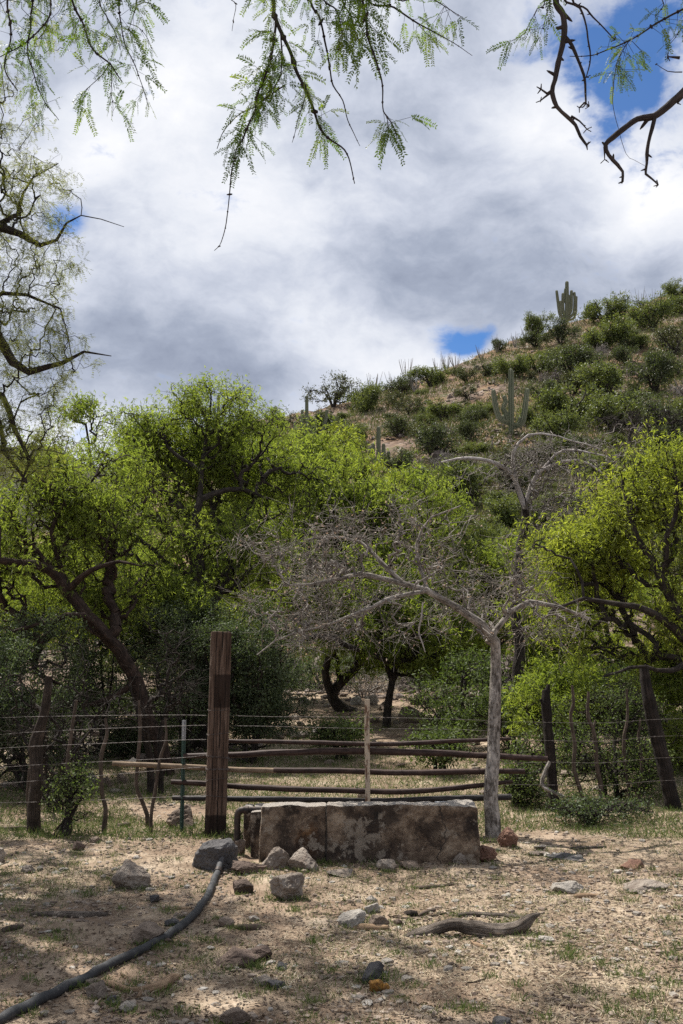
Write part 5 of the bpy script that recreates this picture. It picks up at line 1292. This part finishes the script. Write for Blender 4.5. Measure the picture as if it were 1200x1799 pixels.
mb = MB(); tube(mb, [(*P(764, 1411, 8.6), .014), (*P(798, 1410, 8.6), .014)], 10); mb.build('float_valve', M['tpost_top'], root, smooth=True)

# ================================================================ GATE POST (square timber)
yP = 9.15; hb = hit(380, 1470); yP = hb.y + .08
xa = P(381, 1300, yP).x
root = thing('timber_gate_post', 'thick square reddish brown railway sleeper standing as the gate post', 'post', (xa, yP, 0))
wv = 38 * yP / F * .5; ztop = P(386, 1110, yP).z
mb = MB(); slab(mb, -wv * .93, wv * .93, -.09, .09, -.2, ztop, res=.02, amp=.005, rd=.012, seed=12)
# axis deep checks: groove columns
for i, v in enumerate(mb.v):
    g = np.abs(fbm(v * np.array([14, 14, .5]) + 3, 1.0, 3)); dpt = np.clip(.07 - g, 0, .07) * .18
    mb.v[i] = v - np.sign(v) * np.array([1, 1, 0]) * dpt[:, None]
o = mb.build('post_body', M['timber'], None); o.parent = root; o.rotation_euler = (0, R(.7), R(9)); o.name = 'post_body'
mb = MB()
for kz, py in enumerate((1247, 1289, 1331, 1351, 1368, 1397)):
    z = P(380, py, yP).z; r_ = []
    ca, sa = math.cos(R(9)), math.sin(R(9)); q = wv * .93 + .006; s_ = .096; tl_ = .012 * math.sin(kz * 2.1)
    for (a, b_) in ((-q, -s_), (q, -s_), (q, s_), (-q, s_), (-q, -s_)):
        r_.append((xa + a * ca - b_ * sa + z * .0122, yP + a * sa + b_ * ca, z + tl_ * (1 if a > 0 else -1) + .004 * kz % .01))
    mb = MB()
    for turn in range(2 if kz in (2, 3) else 1):
        r2 = np.array(r_) + np.array([0, 0, .008 * turn]); sticks(mb, r2[:-1], r2[1:], .0022, .0022, 4)
    mb.build('wire_wrap', M['wire'], root)

# ================================================================ GATE OF POLES
yG = yP + .16
root = thing('pole_gate', 'low gate of five rough horizontal rails joined by one pale upright picket', 'gate', (P(640, 1400, yG).x, yG, 0))
def rail(pts, mat, dy=0.0):
    row = resample([(*P(a, b_, yG + dy), r * yG / F) for a, b_, r in pts], .05); row[:, :3] += np.stack([fbm(row[:, :3] + 5 * k, 2.0, 2) for k in range(3)], -1) * .008
    mb = MB(); tube(mb, row, 10, .10, 12, seed=pts[0][1]); return mb.build('rail', M[mat], root, smooth=True)
rail([(378, 1301, 3.2), (480, 1303, 3.6), (560, 1305, 4), (645, 1307, 4), (740, 1305, 4), (820, 1301, 3.6), (898, 1297, 2.6)], 'rail')
rail([(322, 1328, 4), (402, 1326, 5), (500, 1322, 5.6), (645, 1320, 5.8), (760, 1323, 5.6), (870, 1328, 5.2), (962, 1333, 4.6)], 'rail', .01)
q = rail([(198, 1341, 4), (300, 1346, 4.5), (402, 1351, 4.6), (484, 1354, 4.4)], 'rail_tan', .02)
rail([(480, 1353.5, 4.8), (560, 1354, 5), (645, 1356, 5), (740, 1357, 5), (850, 1355, 5), (922, 1355, 4.6)], 'rail', .02)
rail([(300, 1374, 4.4), (360, 1377, 4.8), (402, 1380, 5), (500, 1386, 5), (645, 1390, 5), (740, 1389, 4.8), (830, 1381, 4.4), (900, 1373, 3.0)], 'rail', .015)
rail([(303, 1402, 4.2), (402, 1403, 4.8), (500, 1405, 5), (645, 1407, 5.2), (760, 1404, 5.4), (898, 1400, 5.4)], 'rail_black', .03)
mb = MB(); slab(mb, -.024, .024, -.012, .012, P(645, 1414, yG).z, P(645, 1228, yG).z, res=.02, amp=.004, rd=.004)
for i, v in enumerate(mb.v): mb.v[i] = v + np.array([P(645, 1300, yG).x, yG - .055, 0])
mb.build('picket', M['picket'], root)

# ================================================================ FENCE
FP = {}
def post(name, label, pts, y, mat, group=None, k=14, rough=.16, cat='fence post', smooth=True, forks=()):
    row = resample([(*P(a, b_, y), r * y / F) for a, b_, r in pts], .04)
    gb = g1(row[-1, 0], row[-1, 1]); 
    if row[0, 2] > row[-1, 2]: row = row[::-1]
    row[0, 2] = min(row[0, 2], g1(row[0, 0], row[0, 1]) - .05)
    row[:, :3] += np.stack([fbm(row[:, :3] + 5 * s, 3.0, 3) for s in range(3)], -1) * .012 * np.array([1, 1, 0])
    mb = MB(); tube(mb, row, k, rough, 9, seed=pts[0][0])
    for fp in forks: tube(mb, resample([(*P(a, b_, y), r * y / F) for a, b_, r in fp], .03), 8, rough, 12)
    o = mb.build(name, M[mat], None, smooth=smooth, origin=tuple(row[0, :3])); return tag(o, label, cat, group)
y1 = hit(60, 1463).y
post('fence_post', 'crooked grey brown wooden post, thickest of the left fence', [(86, 1188, 6), (80, 1240, 8), (70, 1280, 9.5), (62, 1310, 11), (64, 1370, 11), (60, 1420, 11), (60, 1464, 12)], y1, 'post', k=18)
yF = y1 - .05
post('fence_stake', 'dark thin stake close to the right of the crooked left post', [(134, 1230, 2.6), (126, 1290, 3), (120, 1350, 3.6), (124, 1400, 3.6), (121, 1466, 4.6)], yF, 'stay')
post('fence_stake', 'wavy thin stake midway between the crooked post and the green metal post', [(185, 1262, 2.4), (188, 1290, 3), (179, 1330, 3.6), (180, 1390, 3.6), (186, 1420, 3.6), (182, 1456, 4.6)], yF, 'stay')
post('fence_stake', 'thin stake bending right at its foot, third from the left post', [(243, 1230, 1.8), (246, 1280, 3), (242, 1340, 3), (240, 1380, 3.2), (250, 1410, 3.4), (260, 1438, 3.6)], yF + .4, 'stay')
post('fence_stake', 'pale grey slender stake leaning right, nearest the green metal post', [(291, 1262, 1.8), (292, 1300, 2.6), (281, 1335, 2.8), (272, 1390, 3), (265, 1430, 3), (264, 1462, 3.2)], yF, 'stay')
post('fence_stake', 'short thin stake standing right beside the crooked left post', [(51, 1350, 2), (49, 1390, 2.4), (50, 1430, 2.6)], yF + .3, 'stay')
# metal T post
yTp = hit(320, 1462).y; r0 = P(319, 1462, yTp); r1 = P(321, 1265, yTp)
root = thing('metal_fence_post', 'green studded metal post with a white top left of the square gate post', 'fence post', (r0.x, r0.y, g1(r0.x, r0.y)))
def tpost(z0, z1, name, mat):
    mb = MB(); x = r0.x; y = r0.y
    slab(mb, x - .020, x + .020, y - .004, y + .002, z0, z1, res=.06, amp=0, rd=.002); slab(mb, x - .003, x + .003, y - .028, y - .0045, z0, z1, res=.06, amp=0, rd=.001)
    z = z0 + .03
    while z < z1 - .01:
        slab(mb, x - .007, x + .007, y - .036, y - .0285, z, z + .014, res=.02, amp=0, rd=.002); z += .055
    mb.build(name, M[mat], root)
zs = P(320, 1300, yTp).z; tpost(-.2, zs - .001, 'shaft', 'tpost'); tpost(zs, r1.z, 'painted_tip', 'tpost_top')
# right side
y2 = hit(972, 1425).y
post('fence_post', 'broken dark post with a splintered forked top on the right', [(957, 1212, 5), (959, 1240, 8), (963, 1290, 8), (968, 1345, 8.4), (972, 1400, 9), (977, 1432, 10)], y2, 'post_black', k=18, rough=.22,
     forks=[[(956, 1236, 6), (961, 1216, 5), (964, 1202, 2.4)], [(956, 1236, 5), (950, 1228, 2.5)]])
y3 = hit(1180, 1422).y
post('fence_post', 'tall charred black post leaning left near the right edge', [(1132, 1174, 7.5), (1138, 1215, 10), (1150, 1275, 12), (1163, 1325, 12), (1174, 1375, 12), (1185, 1428, 13)], y3, 'post_black', k=18, rough=.22)
y4 = y2
post('fence_stake', 'slender wavy stake just right of the broken post', [(1005, 1204, 2), (1008, 1235, 3), (1003, 1260, 3), (1010, 1310, 3.4), (1008, 1350, 3.4), (1022, 1395, 3.2), (1032, 1430, 3.2)], y4, 'stay')
post('fence_stake', 'crooked forked stake in the middle of the right fence shrub', [(1034, 1215, 2), (1034, 1260, 3), (1044, 1290, 3.4), (1048, 1345, 3.6), (1055, 1380, 3.8), (1056, 1410, 4)], y4 + .1, 'stay', forks=[[(1042, 1282, 2), (1046, 1265, 1.5)]])
post('fence_stake', 'dark bent stake left of the leaning charred post', [(1102, 1210, 1.8), (1102, 1262, 2.4), (1096, 1300, 3), (1100, 1350, 2.6), (1108, 1410, 3.2)], y4 + .3, 'stay')
post('fence_stake', 'short dark stake close against the leaning charred post', [(1124, 1262, 1.6), (1122, 1300, 2.6), (1128, 1340, 2.8), (1122, 1380, 3), (1124, 1415, 3.4)], y4 + .2, 'stay')
# broken forked branch hanging on the right post
mb = MB(); yb = y2 - .12
tube(mb, resample(W([(966, 1338, yb, .018), (958, 1355, yb, .022), (952, 1378, yb, .02), (964, 1388, yb - .05, .02), (980, 1395, yb - .08, .02), (992, 1400, yb - .1, .016)]), .03), 8, .15, 14)
tag(mb.build('broken_branch', M['twig_grey'], None, smooth=True), 'pale forked dead branch caught on the foot of the broken post', 'branch')

# barbed wire
def wire(label, pts, y0, y1):
    q = []; n = len(pts)
    for i, (a, b_) in enumerate(pts):
        t = i / (n - 1); q.append((*P(a, b_, y0 * (1 - t) + y1 * t), .0017))
    row = resample(q, .05); m = len(row); s = np.arange(m)
    mb = MB()
    for ph in (0, math.pi):
        off = np.stack([0 * s, .0022 * np.cos(s * 1.5 + ph), .0022 * np.sin(s * 1.5 + ph)], -1); r2 = row.copy(); r2[:, :3] += off
        sticks(mb, r2[:-1, :3], r2[1:, :3], .0010, .0010, 3)
    rg = np.random.default_rng(int(pts[0][1])); bi = np.arange(2, m, 3); bp_ = row[bi, :3]
    for _ in range(2):
        d = unit(rg.normal(size=bp_.shape)); sticks(mb, bp_ - d * .012, bp_ + d * .012, .0013, .0006, 3)
    tag(mb.build('barbed_wire', M['wire']), label, 'wire', 'barbed wire strands')
xs = [-20, 60, 180, 320, 362]
for nm, ys_ in (('top strand of barbed wire left of the square post', (1262, 1259, 1257, 1256, 1257)), ('second strand of barbed wire from the top, left of the square post', (1292, 1286, 1280, 1275, 1274)), ('third strand of barbed wire from the top, left of the square post', (1316, 1311, 1306, 1300, 1299)),
                ('fourth strand of barbed wire from the top, left of the square post', (1350, 1344, 1338, 1331, 1326)), ('fifth strand of barbed wire from the top, left of the square post', (1378, 1372, 1362, 1350, 1347)), ('lowest strand of barbed wire left of the square post', (1410, 1409, 1405, 1399, 1397))):
    wire(nm, list(zip(xs, ys_)), y1 - .12, yP - .11)
wire('upper barbed wire running right above the gate rails', [(402, 1257), (480, 1259), (645, 1260), (780, 1263), (862, 1266)], yP - .02, 9.68)
wire('lower barbed wire running right above the gate rails', [(402, 1275), (480, 1276), (645, 1280), (780, 1281), (862, 1284)], yP - .02, 9.68)
for nm, a, b_, c in (('highest wire between the bare trunk and the right edge', 1268, 1270, 1262), ('second wire between the bare trunk and the right edge', 1300, 1302, 1292), ('third wire between the bare trunk and the right edge', 1342, 1340, 1330), ('lowest wire between the bare trunk and the right edge', 1378, 1380, 1370)):
    wire(nm, [(872, a), (965, b_ - 1), (1060, b_), (1150, c + 2), (1230, c)], 9.8, y3 - .1)

# ================================================================ HOSE, LOG, STICKS
def on_ground(px, py, lift): 
    h = hit(px, py); return (h.x, h.y, h.z + lift)
HO = [(387, 1533), (378, 1545), (372, 1562), (362, 1585), (342, 1612), (316, 1635), (275, 1660), (235, 1682), (190, 1706), (140, 1732), (80, 1760), (20, 1790), (-60, 1830)]
rowp = [(*on_ground(a, b_, .019), .025) for a, b_ in HO]
row = resample(rowp, .04); row[:, 2] = gz(row[:, 0], row[:, 1]) + .020 + .006 * fbm(row[:, :3], 2, 2)
row[:4, 2] += np.array([.05, .035, .02, .008])
mb = MB(); tube(mb, row, 18, 0, cap=True)
root = thing('water_hose', 'thick black hose curving from the slate boulder to the lower left corner', 'hose', tuple(row[0, :3]))
mb.build('tube', M['hose'], root, smooth=True)
e = row[0, :3]; d = unit(row[0, :3] - row[2, :3])
mb = MB(); tube(mb, [(*(e - d * .03), 0.022), (*(e + d * .05), .021), (*(e + d * .075), .019)], 16); mb.build('end_fitting', M['rock_slate'], root, smooth=True)
mb = MB(); c = row[3, :3]; tube(mb, [(*(row[2, :3]), .030), (*(row[3, :3]), .030)], 18); mb.build('clamp', M['iron'], root, smooth=True)

def lying(name, label, pts, mat, lift=.5, k=10, rough=.2, nf=10, cat='stick', forks=(), step=.03):
    def rows(ps):
        r_ = []
        for a, b_, r, *z in ps:
            h = hit(a, b_); rr = r * h.y / F; r_.append((h.x, h.y, h.z + rr * lift + (z[0] if z else 0), rr))
        return resample(r_, step)
    mb = MB(); rw = rows(pts); tube(mb, rw, k, rough, nf, seed=pts[0][0])
    for fp in forks: tube(mb, rows(fp), max(6, k - 4), rough, nf)
    return tag(mb.build(name, M[mat], None, smooth=True, origin=tuple(rw[0, :3])), label, cat)
hl = hit(830, 1648).y
def logrow(ps): return resample([(*P(a, b_, hl), r * hl / F) for a, b_, r in ps], .012)
mb = MB()
tube(mb, logrow([(706, 1651, 3), (722, 1646, 7), (745, 1639, 9), (775, 1629, 10), (800, 1624, 10), (825, 1629, 11), (850, 1633, 12), (880, 1635, 12), (905, 1631, 11), (924, 1620, 9), (938, 1610, 6), (949, 1605, 2)]), 28, .30, 11, seed=3)
tube(mb, logrow([(905, 1634, 9), (925, 1626, 6), (935, 1617, 3)]), 12, .25, 12)
tube(mb, logrow([(706, 1653, 2), (720, 1650, 4), (735, 1645, 5)]), 10, .3, 12)
tag(mb.build('driftwood_log', M['log'], None, smooth=True, origin=(P(830, 1640, hl).x, hl, 0)), 'arched grey weathered log with its right end turned up', 'log')
lying('dead_branch', 'straight pale barkless branch lying behind the arched log', [(804, 1611, 4), (830, 1610, 4.6), (860, 1611, 5), (890, 1613, 4.6), (922, 1616, 4.4)], 'log')
lying('dead_branch', 'dark thin curved branch between the stone heap and the arched log', [(690, 1613, 1.6), (725, 1615, 2), (755, 1612, 2), (780, 1606, 2), (800, 1604, 1.5)], 'stay')
lying('bark_piece', 'curled dark bark piece behind the thin curved branch', [(712, 1606, 3), (722, 1609, 6), (732, 1608, 4)], 'post_black', cat='bark')
lying('bark_piece', 'second curled bark piece, right of the first', [(735, 1610, 2), (748, 1607, 5), (765, 1600, 2)], 'stay', cat='bark')
lying('dead_branch', 'dark stick lying in the open before the right half of the trough', [(727, 1561, 2), (750, 1562, 4), (775, 1559, 3), (797, 1556, 2.5)], 'stay')
lying('dead_branch', 'short dark stick right of the one before the trough', [(856, 1580, 2), (870, 1580, 3), (888, 1580, 2)], 'stay')
lying('dead_branch', 'brown crumbling stick beside the white oval stone', [(1008, 1578, 3), (1025, 1578, 5), (1050, 1576, 3)], 'log_brown')
lying('dead_branch', 'crooked brown forked stick lying beside the lower hose', [(182, 1728, 5), (205, 1738, 6), (232, 1745, 6), (262, 1744, 8), (285, 1736, 9), (303, 1724, 8), (314, 1719, 4)], 'log_brown', forks=[[(250, 1745, 5), (242, 1756, 3)], [(240, 1744, 4), (222, 1722, 2), (212, 1712, 1)]], k=14, rough=.25)
lying('dead_branch', 'long low weathered stick lying on the left dirt', [(52, 1609, 3), (90, 1610, 5), (130, 1612, 6), (165, 1611, 5), (190, 1609, 3)], 'log', k=12)
lying('dead_branch', 'short dark stick at the left edge of the dirt', [(4, 1639, 4), (20, 1636, 6), (40, 1631, 4)], 'stay')
lying('dead_branch', 'pale straight stick left of the upper hose', [(282, 1598, 2), (310, 1599, 2.4), (336, 1597, 2)], 'log_brown')
lying('dead_branch', 'dark stubby wood piece under the white chip', [(414, 1632, 4), (435, 1634, 6), (459, 1633, 5)], 'stay')
lying('dead_branch', 'dark log lying at the front of the little stone heap', [(622, 1634, 5), (645, 1635, 7), (682, 1634, 5)], 'log_brown', k=12)
lying('dead_branch', 'thin forked twig in the lower middle foreground', [(818, 1728, 1.4), (838, 1727, 2), (850, 1722, 1.6), (856, 1712, 1)], 'stay')
lying('dead_branch', 'dark chip of wood lying in the shade behind the forked twig', [(786, 1697, 3), (795, 1698, 4), (804, 1698, 2)], 'stay')
lying('dead_branch', 'splinter of wood below the arched log', [(826, 1654, 2), (842, 1664, 4), (856, 1668, 2)], 'log_brown')
lying('dead_branch', 'dark branch lying on the ground under the left fence stakes', [(205, 1452, 3), (220, 1453, 5), (228, 1450, 3)], 'stay')
lying('dead_branch', 'thin branch lying across the shade at the foot of the right fence', [(1000, 1492, 2), (1030, 1491, 3), (1065, 1490, 2)], 'log')
lying('dead_branch', 'long pale stick on the slope behind the bare trunk', [(900, 1380, 2), (925, 1365, 3), (960, 1350, 2)], 'twig_grey')
lying('dead_branch', 'dark long branch on the ground behind the left fence', [(-10, 1458, 3), (20, 1458, 4), (50, 1457, 3)], 'stay')
# orange tuft
h = hit(663, 1744); rg = np.random.default_rng(4); v, f = rock_shape(4, rg, 30, .14)
mb = MB(); mb.add(v * np.array([.045, .035, .04]) + np.array([0, 0, .02]), f, .5); v, f = rock_shape(2, rg, 20, .1); mb.add(v * np.array([.022, .02, .02]) + np.array([.04, -.015, .03]), f, .5)
o = mb.build('orange_tuft', M['rot']); o.location = h; tag(o, 'lumpy orange yellow clump of moss beside the pointed grey stone', 'moss')

# ================================================================ GROUND COVER
def near_pos(n, y0, y1, seed, clump=None, thr=0, xk=.40):
    n = int(n * 1.55); rg = np.random.default_rng(seed); y = y0 * (y1 / y0) ** rg.random(n); x = (rg.random(n) * 2 - 1) * (xk * y + 1.6)
    k = ~((x > xl - .15) & (x < xr) & (y > yT - .02) & (y < yT + .93))
    if clump: k &= fbm(np.stack([x, y, 0 * x], -1) + seed, clump, 3) > thr
    x, y = x[k], y[k]; return np.stack([x, y, gz(x, y)], -1)
rng = np.random.default_rng(1234)
# lying straw
p = near_pos(60000, 4.1, 11, 51, .9, .02); n = len(p)
a = rng.random(n) * 6.28; d = unit(np.stack([np.cos(a), np.sin(a), .10 * rng.normal(size=n) + .05], -1))
mb = MB(); blades(mb, p + np.array([0, 0, .006]), d, .03 + .09 * rng.random(n) ** 2, .0022 + .0022 * rng.random(n), rng, facing=np.tile([0, 0, 1.0], (n, 1)) + rng.normal(size=(n, 3)) * .2)
tag(mb.build('straw', M['straw']), 'dry straw strewn flat over the bare ground', None, None, 'stuff')
# standing dry grass
p = near_pos(30000, 4.1, 12, 52, .9, -.05); n = len(p)
d = unit(rng.normal(size=(n, 3)) * .45 + np.array([0, 0, .8]))
mb = MB(); blades(mb, p, d, .02 + .06 * rng.random(n) ** 1.5, .0028, rng, sag=.2)
tag(mb.build('dry_grass', M['straw']), 'short dry grass stubble on the ground', None, None, 'stuff')
# green grass
mb = MB()
for (n_, y0, y1, sd_, cl, th, L, wd) in ((34000, 4.1, 10, 53, 1.0, .10, .045, .0032), (90000, 9.3, 19, 54, .6, -.3, .08, .006), (9000, 7.4, 9.3, 55, 1.2, -.1, .055, .0035)):
    p = near_pos(n_, y0, y1, sd_, cl, th); n = len(p); d = unit(rng.normal(size=(n, 3)) * .5 + np.array([0, 0, .9]))
    blades(mb, p, d, L * (.4 + rng.random(n)), wd, rng, sag=.15)
# tufts
tr_ = random.Random(3)
for (a, b_, wd_) in BASES:
    if b_ < 1460 or wd_ < 16: continue
    for _ in range(int(2 + wd_ / 14)):
        h = hit(a + tr_.uniform(-.55, .55) * wd_, b_ + tr_.uniform(-4, 5)); s_ = tr_.uniform(.35, .9); n = int(34 * s_)
        q = np.tile(np.array(h), (n, 1)) + rng.normal(size=(n, 3)) * np.array([.03, .02, 0]); d = unit(rng.normal(size=(n, 3)) * .45 + np.array([0, 0, 1.0]))
        blades(mb, q, d, .05 * s_ * (.5 + rng.random(n)), .0036, rng, sag=.2)
for (a, b_, s) in [(478, 1578, 1.0), (530, 1582, .9), (665, 1725, 1.6), (355, 1690, 1), (125, 1740, .9), (42, 1770, 1.0), (660, 1620, .8), (445, 1705, 1.2), (285, 1672, .8), (1060, 1700, 1), (940, 1650, 1), (1130, 1760, 1.3), (830, 1780, 1.1), (200, 1770, 1), (870, 1545, .7), (590, 1512, .8), (760, 1500, 1), (650, 1500, .9), (425, 1480, 1.3), (440, 1500, 1.2), (565, 1520, 1.1), (800, 1510, .8), (880, 1500, 1), (215, 1600, .7), (700, 1680, .8), (545, 1660, .9), (1000, 1650, .8), (860, 1720, .9)] + [(tr_.uniform(0, 1200), tr_.uniform(1500, 1799), tr_.uniform(.5, 1.2)) for _ in range(110)]:
    h = hit(a, b_); n = int(60 * s); q = np.tile(np.array(h), (n, 1)) + rng.normal(size=(n, 3)) * np.array([.035, .03, 0]) * s
    d = unit(rng.normal(size=(n, 3)) * .4 + np.array([0, 0, 1.0])); blades(mb, q, d, .05 * s * (.6 + rng.random(n)), .0038, rng, sag=.2)
tag(mb.build('green_grass', M['green_grass']), 'patchy green grass and weeds in tufts', None, None, 'stuff')
# leaf litter
p = near_pos(48000, 4.1, 15, 56, 1.1, -.12); n = len(p); a = rng.random(n) * 6.28
d = unit(np.stack([np.cos(a), np.sin(a), .25 * rng.normal(size=n)], -1))
mb = MB(); blades(mb, p + np.array([0, 0, .008]), d, .012 + .028 * rng.random(n), .006 + .012 * rng.random(n), rng, facing=np.tile([0, 0, 1.0], (n, 1)) + rng.normal(size=(n, 3)) * .4)
tag(mb.build('leaf_litter', M['litter']), 'brown and pale leaf litter and bark crumbs', None, None, 'stuff')
# fallen twigs
p = near_pos(2600, 4.1, 14, 57, .8, -.1); n = len(p); a = rng.random(n) * 6.28; Lh = .03 + .10 * rng.random(n) ** 2
d = np.stack([np.cos(a), np.sin(a), .05 * rng.normal(size=n)], -1) * Lh[:, None]; mid = p + d * .5 + rng.normal(size=(n, 3)) * np.array([.01, .01, .003])
mb = MB(); up = np.array([0, 0, .008]); sticks(mb, p + up, mid + up, .0028, .0022, 4); sticks(mb, mid + up, p + d + up, .0022, .0012, 4)
tag(mb.build('fallen_twigs', M['stay']), 'small dark twigs fallen all over the ground', None, None, 'stuff')
# gravel
p = near_pos(20000, 4.1, 13, 58, 1.2, -.1); scatter_rocks('gravel', 'small gravel and pebbles in the soil', p, .004 + .017 * rng.random(len(p)) ** 3, M['gravel'], 59, sq=.65)
p = near_pos(900, 4.3, 12, 61, .9, -.1); scatter_rocks('pale_chips', 'pale stone chips strewn over the dirt', p, .012 + .022 * rng.random(len(p)) ** 2, M['rock_white'], 62, sq=.5)
print('objects', len(bpy.data.objects), 'polys', sum(len(m.polygons) for m in bpy.data.meshes))
